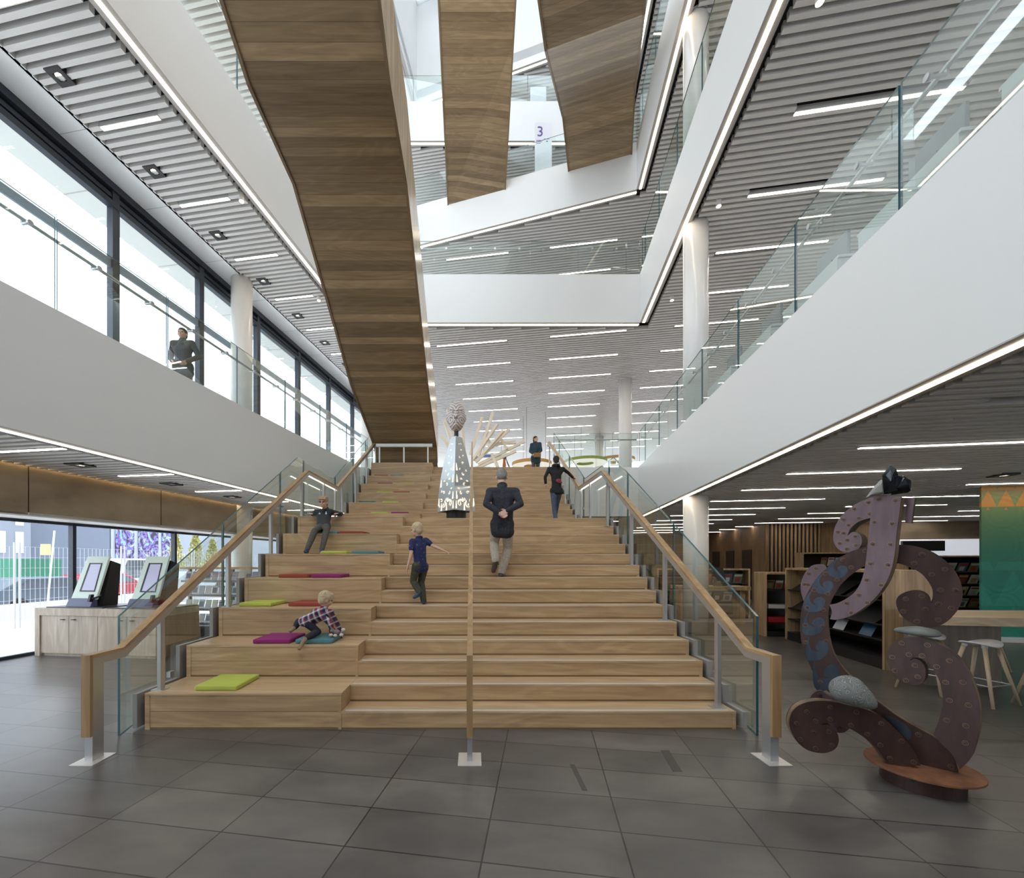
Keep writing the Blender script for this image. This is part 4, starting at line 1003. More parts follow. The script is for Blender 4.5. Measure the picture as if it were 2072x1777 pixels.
def plate(name, psi, off, cv, outline, mt, bl, th=.075, label=None):
    pl = onplane(psi, off); f, tv, nv = pl
    o2 = [cv(p) if len(p) == 2 else (*cv(p), 1) for p in outline]; pts = [f(*p) for p in spl(o2)]
    m = MB()
    # triangulated prism so that concave outlines fill properly
    tris = tess(pts)
    n = len(pts)
    def layer(d0, d1, mi, ms, inset=0):
        A = [p+nv*d0 for p in pts]; Bk = [p+nv*d1 for p in pts]; o = len(m.v); m.v += A+Bk
        for q in tris: m.f.append([o+i for i in q]); m.m.append(mi); m.f.append([o+n+i for i in q][::-1]); m.m.append(mi)
        for i in range(n): m.f.append([o+i, o+(i+1)%n, o+n+(i+1)%n, o+n+i]); m.m.append(ms)
    layer(0, -.010, 0, 0); layer(-.011, -th+.011, 1, 1); layer(-th+.010, -th, 0, 0)
    o = obj(name, m, [mt, EDGEW], scul, recalc=True, label=label)
    bolts(pl, cv, bl, o, .001)
    return pl
t3 = lambda x, y: (x, y, 1)
# rear pink curl
plate('scroll_plate', 48, -.16, SA, [(330,1035),(270,1018),(200,1035),(140,1100),(100,1190),(98,1280),t3(122,1370),(160,1400),(260,1300),t3(380,1120)], RUSTP, [(245,1058),(170,1110),(130,1212),(168,1218)], .05)
# right-hand top scroll running behind the tall blade
plate('scroll_plate', 44, -.07, SA, [t3(740,850),(850,838),(1000,828),(1100,830),(1200,840),(1300,865),(1400,910),(1500,980),(1580,1060),(1640,1160),(1668,1270),(1665,1360),(1630,1450),(1560,1540),(1480,1600),(1390,1630),(1290,1628),(1200,1600),(1110,1550),(1050,1480),(1025,1400),(1040,1340),(1090,1300),(1160,1275),(1230,1268),(1300,1285),(1350,1330),t3(1368,1400),(1388,1350),(1388,1280),(1370,1230),(1330,1170),(1280,1115),(1210,1070),(1130,1035),(1080,1018),(1000,1010),t3(735,1035)], RUST,
  [(1275,922),(1197,1008),(1497,1066),(1370,1118),(1455,1268),(1597,1272),(1275,1326),(1117,1355),(1436,1405),(1310,1455),(1562,1443),(1092,1476),(1226,1573),(1433,1558)])
# top-left curl
plate('scroll_plate', 55, -.06, SA, [t3(800,365),(700,400),(620,440),(550,490),(490,550),(440,630),(416,710),(413,780),(430,830),(460,870),(500,892),(550,902),(610,893),(660,865),(688,820),(690,770),(670,730),(630,706),(590,708),t3(552,742),(575,680),(610,640),(660,605),(720,582),t3(800,562)], RUSTP,
  [(752,416),(616,480),(506,583),(660,571),(768,530),(562,637),(455,705),(511,717),(625,748),(547,785),(473,815),(633,835),(545,870)], .16)
# long wave plate with blued inlays
pw = plate('scroll_plate', 45, .0, SA, [t3(760,840),(640,873),(550,912),(450,972),(370,1040),(290,1112),(220,1200),(160,1300),(120,1400),(98,1500),(92,1600),(95,1700),(110,1800),(145,1900),(190,2010),(240,2120),(330,2230),(480,2330),(700,2420),(850,2500),(1000,2620),(1130,2790),t3(1255,2974),t3(1622,3040),(1630,3020),(1590,2900),(1520,2800),(1380,2690),(1180,2580),(1000,2470),(870,2370),(720,2260),(570,2100),(470,1980),(400,1840),(368,1680),(360,1560),(370,1450),(395,1370),(430,1300),(480,1222),(540,1162),(610,1102),(680,1055),t3(760,1020)], RUST,
  [(725,888),(507,973),(587,1048),(337,1108),(450,1168),(228,1267),(360,1303),(160,1437),(318,1460),(138,1609),(310,1623),(143,1775),(345,1765),(287,2160),(1240,2672),(1558,2984)])
def wave(cx, cy, k, rot):
    base = [t3(515,930),(430,975),(365,1040),(348,1090),(378,1125),(430,1150),(490,1152),(540,1115),(556,1075),(540,1042),(505,1030),(470,1038),(452,1060),t3(468,1092),(440,1075),(424,1040),(435,1000),(470,960)]
    out = []
    for p in base:
        x, y = (p[0]-455)*k, (p[1]-1060)*k; c_, s_ = math.cos(rot), math.sin(rot); q = (cx+x*c_-y*s_, cy+x*s_+y*c_); out.append(q if len(p) == 2 else (*q, 1))
    f, tv, nv = pw; pts = [f(*p[:2]) for p in spl([SA(q) if len(q) == 2 else (*SA(q), 1) for q in out])]
    m = MB(); m.add([p+nv*.002 for p in pts], tess(pts))
    obj('wave_inlay', m, BLUE, scul, label='blued wave-shaped inlay')
wave(455,1060,1.0,0); wave(312,1215,1.0,-.12); wave(225,1385,1.08,-.3); wave(214,1600,1.15,-.5); wave(245,1840,1.2,-.66); wave(330,2100,1.45,-.85)
m = MB(); f, tv, nv = pw
q = [f(*SD(p))+nv*.002 for p in [(930,440),(1010,455),(1100,510),(1150,570),(1150,620),(1120,640),(1040,560)]]; m.ext(q, nv*.002); obj('wave_inlay', m, BLUE, scul, label='blued wave-shaped inlay')
# lower right scroll
plate('scroll_plate', 57, .04, SB, [t3(262,1236),(310,1213),(355,1227),(395,1265),(415,1330),(405,1400),(370,1440),(310,1452),(220,1430),(150,1385),(100,1320),(72,1240),(68,1170),(95,1100),(150,1050),(230,1022),(330,1022),(440,1040),(530,1080),(640,1150),(730,1240),(800,1350),(850,1460),(885,1580),(900,1700),(898,1800),(885,1900),(850,2030),(810,2120),t3(720,2212),t3(700,2170),(640,2060),(560,1985),t3(480,1890),(520,1800),(550,1700),(568,1600),(560,1500),(535,1410),(495,1335),(460,1275),(420,1230),(370,1205),(310,1200)], RUSTP and RUST,
  [(200,1073),(430,1090),(263,1176),(382,1187),(112,1198),(318,1273),(513,1284),(628,1231),(137,1320),(343,1375),(238,1407),(594,1425),(748,1425),(627,1587),(799,1630),(605,1765),(775,1815),(770,1970)])
# small rear curl at the bottom
plate('scroll_plate', 30, -.12, SD, [t3(310,330),(330,275),(370,240),(410,234),(450,260),(560,330),(640,430),(650,520),(625,560),(580,580),(520,570),(470,520),t3(420,420)], RUSTP, [(402,268),(567,535)], .05)
# lower left scroll in front
plate('scroll_plate', 21, .09, SD, [t3(408,512),(470,513),(520,548),(550,600),(556,650),(530,708),(470,740),(400,745),(310,725),(230,670),(172,580),(150,500),(170,420),(220,362),(300,328),(400,318),(520,328),(650,358),(780,388),(880,432),(970,500),(1060,590),(1130,670),(1190,760),t3(1225,850),t3(940,815),(900,752),(850,692),(780,630),(700,575),(620,532),(540,503),(470,497)], RUST,
  [(292,405),(486,368),(698,408),(363,482),(482,467),(209,500),(901,502),(654,516),(345,568),(470,568),(786,588),(239,631),(1067,645),(497,678),(893,678),(363,705),(972,787),(1165,817)])
# tall blade with two thicknesses, front of all
plate('scroll_plate', 56, .12, SA, [t3(806,346),(900,345),(1000,352),t3(1074,364),(1056,520),(1038,640),(1024,760),(1015,880),(1000,980),(975,1080),(930,1190),(880,1270),(820,1345),(750,1410),(670,1470),(600,1512),(520,1542),(440,1558),t3(380,1552),(400,1480),t3(376,1412),(440,1400),(500,1375),(560,1340),(610,1300),(650,1250),(685,1180),(710,1100),(728,1000),(745,850),(760,700),(775,560)], RUSTP,
  [(851,387),(1015,399),(813,610),(983,624),(795,823),(967,826),(772,1013),(943,1025),(737,1173),(876,1222),(658,1317),(744,1393),(542,1399),(586,1490)], .10)
f, tv, nv = onplane(56, .0); m = MB(); q = [f(*SA(p)) for p in [(1128,372),(1205,376),(1172,618),(1110,612)]]; m.ext(q, -nv*.05); obj('scroll_plate', m, RUSTP, scul, recalc=True)
m = MB(); m.tube([(3.13,2.95,.118),(3.13,2.95,.134)], .298, 72); obj('base_disc', m, RUSTO, scul, bevel=.003)
m = MB(); m.tube([(3.13,2.95,0),(3.13,2.95,.118)], .213, 64); obj('base_drum', m, RUST, scul)
for an in (-2.55, -.62): m = MB(); d = V((math.cos(an), math.sin(an), 0)); p = SC+d*.212+V((0,0,.085)); m.tube([p, p+d*.014], .012, 12); obj('drum_bolt', m, BLACK, scul)
def rock(name, psi, off, cv, outline, depth, mt, label, seed=1, smooth=False, flat=1.0):
    f, tv, nv = onplane(psi, off); pts = [f(*cv(p)) for p in outline]; c = sum(pts, V())/len(pts); rr = random.Random(seed)
    bmx = bmesh.new()
    for k, (sc_, d) in enumerate(((1,0),(.9,.45),(.9,-.45),(.6,.85),(.6,-.85),(.2,1),(.2,-1))):
        for p in pts:
            j = V((rr.uniform(-1,1), rr.uniform(-1,1), rr.uniform(-1,1)))*depth*.10*(0 if k == 0 else 1)
            bmx.verts.new(c+(p-c)*sc_+nv*d*depth*.5+j)
    bmesh.ops.convex_hull(bmx, input=bmx.verts)
    for v in [v for v in bmx.verts if not v.link_faces]: bmx.verts.remove(v)
    if smooth:
        bmesh.ops.subdivide_edges(bmx, edges=bmx.edges, cuts=1, use_grid_fill=True); 
        for _ in range(3): bmesh.ops.smooth_vert(bmx, verts=bmx.verts, factor=.4, use_axis_x=True, use_axis_y=True, use_axis_z=True)
    Mi = wm(scul).inverted()
    for v in bmx.verts: v.co = Mi@v.co
    me = bpy.data.meshes.new(name); bmx.to_mesh(me); bmx.free(); me.materials.append(mt)
    if smooth: me.polygons.foreach_set('use_smooth', [True]*len(me.polygons))
    o = bpy.data.objects.new(name, me); C.objects.link(o); o.parent = scul; o['label'] = label; return o
OBS = mat('obsidian', (.012,.015,.02), .06); PALER = mat('pale_rock', (.27,.27,.25), .5)
rock('rock', 30, .06, SA, [(890,150),(955,55),(1000,92),(1035,135),(1030,330),(890,338)], .09, OBS, 'glossy black faceted rock', 4)
rock('rock', 30, .05, SA, [(1030,135),(1080,150),(1140,220),(1158,300),(1140,322),(1000,335),(1000,200)], .12, OBS, 'glossy black faceted rock', 5)
rock('rock', 30, .09, SA, [(730,370),(800,275),(890,195),(905,335),(820,345)], .07, PALER, 'pale broken rock', 6)
RIV = mat('river_stone', (.15,.17,.165), .55); rusttex(RIV, (.11,.13,.13), (.20,.21,.19))
rock('rock', 35, .04, SA, [(982,1663),(1010,1640),(1100,1622),(1220,1620),(1340,1632),(1440,1665),(1490,1700),(1475,1725),(1380,1730),(1250,1722),(1120,1700),(1020,1682)], .13, RIV, 'smooth grey spindle-shaped stone', 7, True)
CARV = mat('carved_stone', (.22,.23,.22), .7)
def carv(m):
    v = coord(m); d = N(m, 'ShaderNodeTexNoise'); d.inputs['Scale'].default_value = 9; L(m, v, d.inputs['Vector']); mv = mix(m, v, d.outputs[1], .18)
    vo = N(m, 'ShaderNodeTexVoronoi'); vo.inputs['Scale'].default_value = 13; L(m, mv, vo.inputs['Vector'])
    w_ = math_(m, 'SINE', math_(m, 'MULTIPLY', vo.outputs[0], 55)); c = ramp(m, w_, [(.80,(.15,.16,.155)),(.95,(.36,.36,.33))])
    g = N(m, 'ShaderNodeNewGeometry'); L(m, c, bsdf(m).inputs['Base Color'])
carv(CARV)
rock('rock', 25, .17, SD, [(465,190),(490,145),(540,112),(620,105),(720,130),(780,190),(830,260),(898,345),(860,385),(800,394),(680,356),(560,328),(500,300),(472,240)], .16, CARV, 'pale boulder carved with curling lines', 8, True)
# ---------------------------------------------------------------- figure sculpture on the landing
PX, PY, PZ = -.345, 8.75, 14*RI
pou = thing('totem_sculpture', 'perforated silver totem sculpture with a carved head, on the stair landing', 'sculpture', (PX, PY, PZ))
SHELL = mat('galvanised_shell', (.50,.53,.55), .38, .75)
GLOW = mat('lit_cutout', (1,.85,.6), .5, emit=1.5, ecol=(1,.80,.55))
m = MB(); m.tube([(PX,PY,PZ),(PX,PY,PZ+.34)], .205, 40); obj('plinth', m, BLACK, pou, smooth=False)
levels = [(.25,.395),(.5,.38),(.9,.335),(1.25,.265),(1.55,.185),(1.79,.115)]
def corner(h, q):
    """four-sided tapering shell, a ridge facing the viewer"""
    for i in range(len(levels)-1):
        (h0, r0), (h1, r1) = levels[i], levels[i+1]
        if h0 <= h <= h1+1e-6: r = r0+(r1-r0)*(h-h0)/(h1-h0); break
    a = math.radians(-90+90*q-3); return V((PX+r*math.cos(a), PY+r*math.sin(a), PZ+h))
faces = []
for q in range(4):
    m = MB()
    for i in range(len(levels)-1):
        h0, h1 = levels[i][0], levels[i+1][0]
        a, b, c, d = corner(h0, q), corner(h0, (q+1)%4), corner(h1, (q+1)%4), corner(h1, q)
        o_ = (b-a).cross(d-a).normalized()*-.006; m.hexa([a+o_, b+o_, b, a, d+o_, c+o_, c, d])
    obj('shell_face', m, SHELL, pou)
def cut(q, s, h, pts, m):
    """small glowing opening at (s along the face, height h)"""
    A, Bq = corner(h, q), corner(h, (q+1)%4); C1_ = corner(min(h+.05,1.78), q); n = (Bq-A).cross(C1_-A).normalized(); sd = (Bq-A).normalized(); up = (C1_-A); up = (up-sd*up.dot(sd)).normalized()
    if n.y > 0 and q in (0, 3): n = -n
    o = A+(Bq-A)*s+n*.005
    m.add([o+sd*x+up*z for x, z in pts], [tuple(range(len(pts)))])
def comma(r, t0, turn, sgn):
    out = []; inn = []
    for i in range(9):
        t_ = t0+turn*i/8; rr = r*(1-.06*i); w_ = r*.34*(1-i/8.5); out.append((sgn*rr*math.cos(t_), rr*math.sin(t_))); inn.append((sgn*(rr-w_)*math.cos(t_), (rr-w_)*math.sin(t_)))
    return out+inn[::-1]
for q, sg in ((0, 1), (3, -1)):
    m = MB(); rr = random.Random(3)
    spots = [(.28,.39,.10,.5,4.2),(.66,.39,.095,2.2,4.0),(.86,.34,.04,.4,3),(.2,.42,.045,0,3),(.47,.50,.06,3,3.6),(.78,.46,.055,1,3),(.34,.60,.05,2,3),(.66,.62,.05,.6,3.2),(.22,.70,.035,3,3),(.84,.66,.035,2,3),(.5,.78,.045,1,3.3),(.32,.88,.04,0,3),(.7,.88,.035,3,3.2),(.5,1.0,.045,2.5,3.2),(.3,1.08,.03,1,3),(.72,1.08,.03,2,3),(.5,1.22,.04,.5,3.1),(.36,1.34,.03,2,3),(.64,1.38,.03,1,3),(.5,1.5,.028,0,3),(.4,1.62,.022,1,3),(.66,1.64,.022,2,3)]
    for (s, h, r, t0, tn_) in spots:
        ss = s if q == 0 else 1-s; cut(q, ss, h, comma(r, t0, tn_, sg), m); cut(q, ss, h, [(-r*.18,-r*.3),(r*.2,-r*.25),(r*.05,r*.3)], m)
    for s, h in ((.08,.33),(.1,.52),(.93,.42),(.46,.31),(.76,.31),(.12,.86),(.9,.8),(.1,1.1)):
        ss = s if q == 0 else 1-s; cut(q, ss, h, [(-.018,-.05),(.02,-.045),(.006,.10),(-.002,.11)], m)
    obj('cut_out_pattern', m, GLOW, pou, label='warm light showing through curling cut-outs')
m = MB(); m.tube([(PX,PY,PZ+1.70),(PX,PY,PZ+1.92)], .045, 24); obj('neck_post', m, BLACK, pou)
# carved head: long oval with brow, nose, eyes, lips and grooves
hc = V((PX-.0, PY, PZ+2.22)); m = MB()
m.ball(hc, (.185,.19,.315), 28); m.ball(hc+V((0,-.10,-.12)), (.12,.10,.16), 20); m.cone(hc+V((0,-.19,.06)), .022, hc+V((0,-.235,-.07)), .036, 12)
for s_ in (-1,1):
    m.cone(hc+V((.02*s_,-.19,.075)), .02, hc+V((.12*s_,-.15,.085)), .016, 10); m.ball(hc+V((.032*s_,-.215,-.08)), .02, 10); m.ball(hc+V((.185*s_,.0,-.03)), (.025,.05,.08), 12); m.ball(hc+V((.09*s_,-.13,-.06)), (.05,.05,.06), 12)
m.cone(hc+V((-.05,-.20,-.135)), .018, hc+V((.05,-.20,-.135)), .018, 10); m.cone(hc+V((-.045,-.195,-.165)), .018, hc+V((.045,-.195,-.165)), .018, 10); m.ball(hc+V((0,-.16,-.22)), (.05,.04,.045), 12)
HEADM = mat('carved_head', (.66,.60,.58), .55)
def headtex(m):
    g = N(m, 'ShaderNodeNewGeometry'); s = N(m, 'ShaderNodeSeparateXYZ'); L(m, g.outputs['Position'], s.inputs[0])
    ax = math_(m, 'ABSOLUTE', math_(m, 'SUBTRACT', s.outputs[0], PX)); z = math_(m, 'SUBTRACT', s.outputs[2], hc.z)
    def rings(cx, cz, fr, ph):
        d = math_(m, 'SQRT', math_(m, 'ADD', math_(m, 'POWER', math_(m, 'SUBTRACT', ax, cx), 2.0), math_(m, 'POWER', math_(m, 'SUBTRACT', z, cz), 2.0))); return math_(m, 'SINE', math_(m, 'ADD', math_(m, 'MULTIPLY', d, fr), ph))
    up = math_(m, 'GREATER_THAN', z, .085); a = rings(.16, .06, 120., 0.); b = rings(.115, -.12, 128., 1.)
    v = math_(m, 'ADD', math_(m, 'MULTIPLY', a, up), math_(m, 'MULTIPLY', b, math_(m, 'SUBTRACT', 1., up)))
    c = ramp(m, v, [(0,(.66,.60,.59)),(.35,(.66,.60,.59)),(.75,(.30,.22,.19))]); L(m, c, bsdf(m).inputs['Base Color'])
headtex(HEADM)
remeshed('carved_head', m, HEADM, pou, .008, 3)
for s_ in (-1,1):
    m = MB(); m.ball(hc+V((.065*s_,-.180,.035)), (.032,.020,.022), 14); obj('eye', m, mat('eye_white', (.75,.75,.75), .2), pou, smooth=True)
    m = MB(); m.ball(hc+V((.062*s_,-.199,.035)), (.011,.005,.011), 10); obj('pupil', m, BLACK, pou, smooth=True)
# ---------------------------------------------------------------- first floor background
STICK = mat('pale_sticks', (.80,.70,.54), .5)
t = thing('branch_sculpture', 'sculpture of pale timber battens branching like a tree, at the head of the stairs', 'sculpture', (-.2, 16.2, F1))
m = MB(); m.beam((-.3,16.2,F1), (-.35,16.2,F1+1.1), .16, .16); obj('trunk', m, STICK, t)
rr = random.Random(11)
trunk = V((-.3,16.2,F1+.6))
arms = [((.1,15.9,5.3),(1.35,15.6,6.45)),((.2,15.9,5.5),(.75,15.7,7.1)),((-.1,16,5.6),(.35,15.9,7.0)),((.2,15.9,5.2),(1.9,15.6,6.0)),((.6,15.8,5.9),(1.6,15.7,6.0)),((-.1,16,5.0),(1.6,15.6,5.65)),((0,16,5.4),(.9,15.5,6.6)),((.4,15.8,5.6),(1.1,15.3,6.3)),
 ((-.5,16,5.2),(-1.1,15.9,6.9)),((-.5,16,5.4),(-.95,15.9,7.3)),((-.55,16,5.3),(-.8,15.9,7.5)),((-.4,16,5.4),(-1.2,16,6.3)),((-.45,16,5.1),(-1.0,15.8,6.0)),((.7,15.8,5.6),(.95,15.7,5.0)),((-.3,16.1,5.3),(-.5,16,7.6)),((-.75,16,5.9),(-.62,15.9,7.2)),((.5,15.8,6.2),(.75,15.8,5.8)),((1.0,15.7,6.2),(1.25,15.6,5.7))]
for p, q in arms: m = MB(); m.beam(p, q, .10, .10); obj('branch', m, STICK, t)
def ring(px, py, Y, r, col, label):
    c = at(px, py, Y); t = thing('ring_pendant', label, 'pendant light', c, 0, 'round acoustic ring pendants')
    m = MB(); n = 48
    def circ(rad, z): return [V((c.x+rad*math.cos(2*math.pi*i/n), c.y+rad*math.sin(2*math.pi*i/n), c.z+z)) for i in range(n)]
    a, b, d, e = circ(r,0), circ(r,.16), circ(r*.4,.16), circ(r*.4,0); o = len(m.v); m.v = a+b+d+e
    for i in range(n):
        j = (i+1)%n
        for s_, mi in ((0,0),(1,0),(2,0),(3,1)):
            p, q = s_*n, ((s_+1)%4)*n; m.f.append([p+i, p+j, q+j, q+i]); m.m.append(mi)
    obj('ring', m, [mat('felt_'+label.split()[0], col, .8), mat('ring_under', (.70,.68,.64), .6, emit=.5, ecol=(1,.93,.82))], t)
    for k in range(3): an = 2.1*k; m = MB(); m.tube([(c.x+r*.7*math.cos(an),c.y+r*.7*math.sin(an),c.z+.16),(c.x+r*.7*math.cos(an),c.y+r*.7*math.sin(an),C1)], .008, 6); obj('hanger', m, STEELD, t)
ring(991, 934, 24, .95, (.16,.22,.42), 'blue-rimmed ring pendant behind the totem sculpture')
ring(1076, 943, 21, .98, (.55,.30,.08), 'orange-rimmed ring pendant behind the standing woman')
ring(1184, 938, 24, 1.2, (.35,.42,.10), 'green-rimmed ring pendant left of the far column')
ring(1245, 935, 25, 1.1, (.55,.32,.12), 'amber-rimmed ring pendant right of the far column')
t = thing('orange_structure', 'tall slim orange stand at the head of the stairs', 'stand', (1.25, 18, F1))
m = MB(); m.add([(1.15,18,F1),(1.5,18,F1),(1.38,18,5.95),(1.30,18,5.95),(1.15,18.2,F1),(1.5,18.2,F1),(1.38,18.2,5.95),(1.30,18.2,5.95)], [(0,1,2,3),(7,6,5,4),(0,4,5,1),(1,5,6,2),(2,6,7,3),(3,7,4,0)]); obj('panel', m, mat('orange_paint', (.50,.13,.03), .5), t, recalc=True)
m = MB(); m.box(1.22,1.42,17.95,18.05,5.95,6.08); obj('cap', m, BLACK, t)
for q in (1.9, 2.05): m = MB(); m.beam((1.42,18,5.9),(q,18,F1), .03,.03); obj('stay', m, STEELD, t)
# desks with screens behind the right-hand glass
GREYD = mat('desk_white', (.62,.64,.64), .45); MON = mat('monitor_grey', (.22,.24,.25), .4)
for i, v in enumerate((3.3, 4.8, 6.3, 7.8, 9.2)):
    t = thing('computer_desk', 'white computer desk on the first floor behind the right glass, %s from the front' % ORD[i], 'desk', B(3.85, v, F1), -TH, 'white computer desks on the first floor')
    m = MB(); m.box(-.35,.45,-.6,.6,.70,.73); obj('desk_top', m, GREYD, t, world=False)
    for y in (-.58,.55): m = MB(); m.box(-.33,.43,y,y+.03,0,.70); obj('side_panel', m, GREYD, t, world=False)
    m = MB(); m.box(-.35,-.33,-.58,.58,.35,.70); obj('modesty_panel', m, GREYD, t, world=False)
    s = thing('monitor', 'grey monitor seen from behind on the %s desk behind the right glass' % ORD[i], 'monitor', B(3.8, v, F1+.73), -TH, 'monitors on the first-floor desks')
    m = MB(); m.box(-.02,.02,-.30,.30,.12,.50); obj('screen', m, MON, s, world=False, bevel=.006)
    m = MB(); m.box(-.04,-.02,-.04,.04,.0,.3); m.box(-.1,.1,-.12,.12,0,.012); obj('stand', m, MON, s, world=False)
# ---------------------------------------------------------------- ground floor right
m = MB(); m.ub(8.6, 17, 17.9, 18.1, 0, 3.6); m.ub(8.5, 8.6, 17.9, 24, 0, 3.6); o = struct('wall_right', m, PANEL)
m = MB()
for i in range(13): m.ub(8.66+.135*i, 8.72+.135*i, 17.82, 17.9, 0, 3.05)
struct('trim_40', m, wood('batten_oak', (.25,.16,.085), (.38,.26,.15), (.46,.33,.2), 2, .5))
m = MB(); m.ub(8.62, 10.4, 17.885, 17.9, 0, 3.05); struct('trim_41', m, BLACK)
m = MB(); m.ub(10.5, 16.8, 17.88, 17.9, 1.86, 1.875); struct('trim_42', m, BLACK)
for i, v in enumerate((19.0, 20.6, 22.2)):
    m = MB(); m.ub(8.47, 8.5, v, v+.8, 0, 2.05); o = struct('door_%d' % (i+1), m, mat('dark_door', (.05,.035,.025), .5))
m = MB(); m.ub(12.2, 16.8, 17.7, 17.9, 2.4, 3.05); struct('wall_back', m, BRASS)
MUR = mat('green_mural', (.05,.32,.22), .5)
def mural(m):
    v = coord(m, (1,1,1), TH); s = N(m, 'ShaderNodeSeparateXYZ'); L(m, v, s.inputs[0]); z = s.outputs[2]; x = s.outputs[0]
    base = ramp(m, math_(m, 'DIVIDE', z, 3.2), [(0,(.006,.24,.14)),(.25,(.012,.29,.21)),(.55,(.045,.24,.15)),(.82,(.15,.22,.085)),(1,(.30,.20,.05))])
    # triangles growing paler low down, orange near the top
    def tri(k, ph):
        a = math_(m, 'ABSOLUTE', math_(m, 'SUBTRACT', math_(m, 'FRACT', math_(m, 'ADD', math_(m, 'MULTIPLY', x, k), ph)), .5)); b = math_(m, 'FRACT', math_(m, 'MULTIPLY', z, k*.9)); return math_(m, 'LESS_THAN', math_(m, 'ADD', math_(m, 'MULTIPLY', a, 2.), b), 1.)
    t1 = tri(1.6, .2); t2 = tri(3.4, .5)
    low = math_(m, 'LESS_THAN', z, 1.55); hi = math_(m, 'GREATER_THAN', z, 2.55)
    c = mix(m, base, (.05,.42,.28), math_(m, 'MULTIPLY', math_(m, 'MULTIPLY', t1, low), .35))
    c = mix(m, c, (.60,.22,.03), math_(m, 'MULTIPLY', math_(m, 'MULTIPLY', t2, hi), .75))
    L(m, c, bsdf(m).inputs['Base Color'])
    vr = N(m, 'ShaderNodeTexVoronoi'); vr.inputs['Scale'].default_value = 1.6; vr.inputs['Randomness'].default_value = 0; L(m, v, vr.inputs['Vector'])
    bp = N(m, 'ShaderNodeBump'); bp.inputs['Strength'].default_value = .12; bp.inputs['Distance'].default_value = .01
    L(m, math_(m, 'SINE', math_(m, 'MULTIPLY', vr.outputs[0], 60.)), bp.inputs['Height']); L(m, bp.outputs[0], bsdf(m).inputs['Normal'])
mural(MUR)
m = MB(); m.ub(8.42, 16.5, 9.7, 9.74, .08, 3.6); struct('wall_right', m, MUR)
m = MB(); m.ub(8.42, 16.5, 9.68, 9.74, 0, .1); struct('baseboard_right', m, WHITE)
# magazines and books -----------------------------------------
COV = [mat('cover_%d' % i, c, .35) for i, c in enumerate([(.55,.53,.48),(.30,.10,.06),(.10,.14,.20),(.42,.32,.16),(.14,.22,.14),(.62,.60,.58),(.05,.05,.06),(.36,.05,.05),(.45,.45,.50)])]
cov_me = {}
def magazine(p, rotz, lean, wd, ht, k, label, group):
    key = (k, round(wd,2), round(ht,2))
    if key not in cov_me:
        m = MB(); m.box(-wd/2, wd/2, -.004, .004, 0, ht, 0); m.box(-wd/2+.01, wd/2-.01, -.0055, -.004, ht*.72, ht*.92, 1); m.box(-wd*.3, wd*.25, -.0055, -.004, ht*.12, ht*.6, 2)
        cov_me[key] = mesh('magazine', m, [COV[k], COV[(k+5)%9], COV[(k+3)%9]])
    o = bpy.data.objects.new('magazine', cov_me[key]); C.objects.link(o); o.location = p; o.rotation_euler = (-lean, 0, rotz); tag(o, label, 'magazine', group); return o
BK = mat('shelf_black', (.018,.018,.02), .5)
def frame_shelf(name, label, u0, u1, v0, v1, h, face, shelves, cat='bookshelf', mt=SHELFW):
    """open shelf, oak outside and black shelves inside; face: 'u-' or 'v-' is the open side"""
    c = B((u0+u1)/2, (v0+v1)/2); t = thing(name, label, cat, c)
    t_ = .04
    def part(n, *b, m_=mt): m = MB(); m.ub(*b); return obj(n, m, m_, t)
    if face == 'u-':
        part('side_panel', u0, u1, v0, v0+t_, 0, h); part('side_panel', u0, u1, v1-t_, v1, 0, h); part('top', u0, u1, v0+t_, v1-t_, h-t_, h); part('back', u1-.02, u1, v0+t_, v1-t_, .1, h-t_, m_=BK); part('kickboard', u0+.02, u1, v0+t_, v1-t_, 0, .16, m_=BK)
        for z in shelves: part('shelf', u0+.03, u1-.02, v0+t_, v1-t_, z, z+.02, m_=BK)
    else:
        part('side_panel', u0, u0+t_, v0, v1, 0, h); part('side_panel', u1-t_, u1, v0, v1, 0, h); part('top', u0+t_, u1-t_, v0, v1, h-t_, h); part('back', u0+t_, u1-t_, v1-.02, v1, .1, h-t_, m_=BK); part('kickboard', u0+t_, u1-t_, v0+.02, v1, 0, .1, m_=BK)
        for z in shelves: part('shelf', u0+t_, u1-t_, v0+.02, v1-.02, z, z+.02, m_=BK)
    return t
t = frame_shelf('display_shelf', 'long low oak display shelf with black shelves behind the steel sculpture', 4.82, 5.5, 6.9, 9.4, 1.43, 'u-', (.40,.62,.98))
for i in range(3):
    for z in (.64, 1.0):
        m = MB(); v = 7.15+.75*i; T0 = [B(4.86,v,z),B(4.86,v+.62,z),B(5.2,v+.62,z+.24),B(5.2,v,z+.24)]; m.ext(T0, V((0,0,-.01))); obj('sloping_rest', m, BK, t, recalc=True)
for i, v in enumerate((7.4, 8.0)):
    m = MB(); c = B(5.0, v, .42); p = [B(4.9,v-.13,.42),B(4.9,v+.13,.42),B(5.02,v+.13,.66),B(5.02,v-.13,.66)]; m.ext(p, V((.006,0,0))); o = obj('picture_book', m, mat('cover_blue' , (.03,.10,.18), .25) if i == 0 else COV[8], None, recalc=True); tag(o, 'blue picture book standing in the long display shelf' if i == 0 else 'grey picture book standing in the long display shelf', 'book')
frame_shelf('bookshelf', 'oak bookshelf with a pale end panel between the desk and the long display shelf', 4.55, 5.75, 9.62, 10.1, 1.33, 'v-', (.25,.55,.95))
for i in range(5):
    magazine(B(4.72+.17*i, 9.8, .98), -TH, -.35, .15, .2, (3*i+1)%9, 'magazine in the top row of the oak bookshelf, %s from the left' % ORD[i], 'magazines in the oak bookshelf')
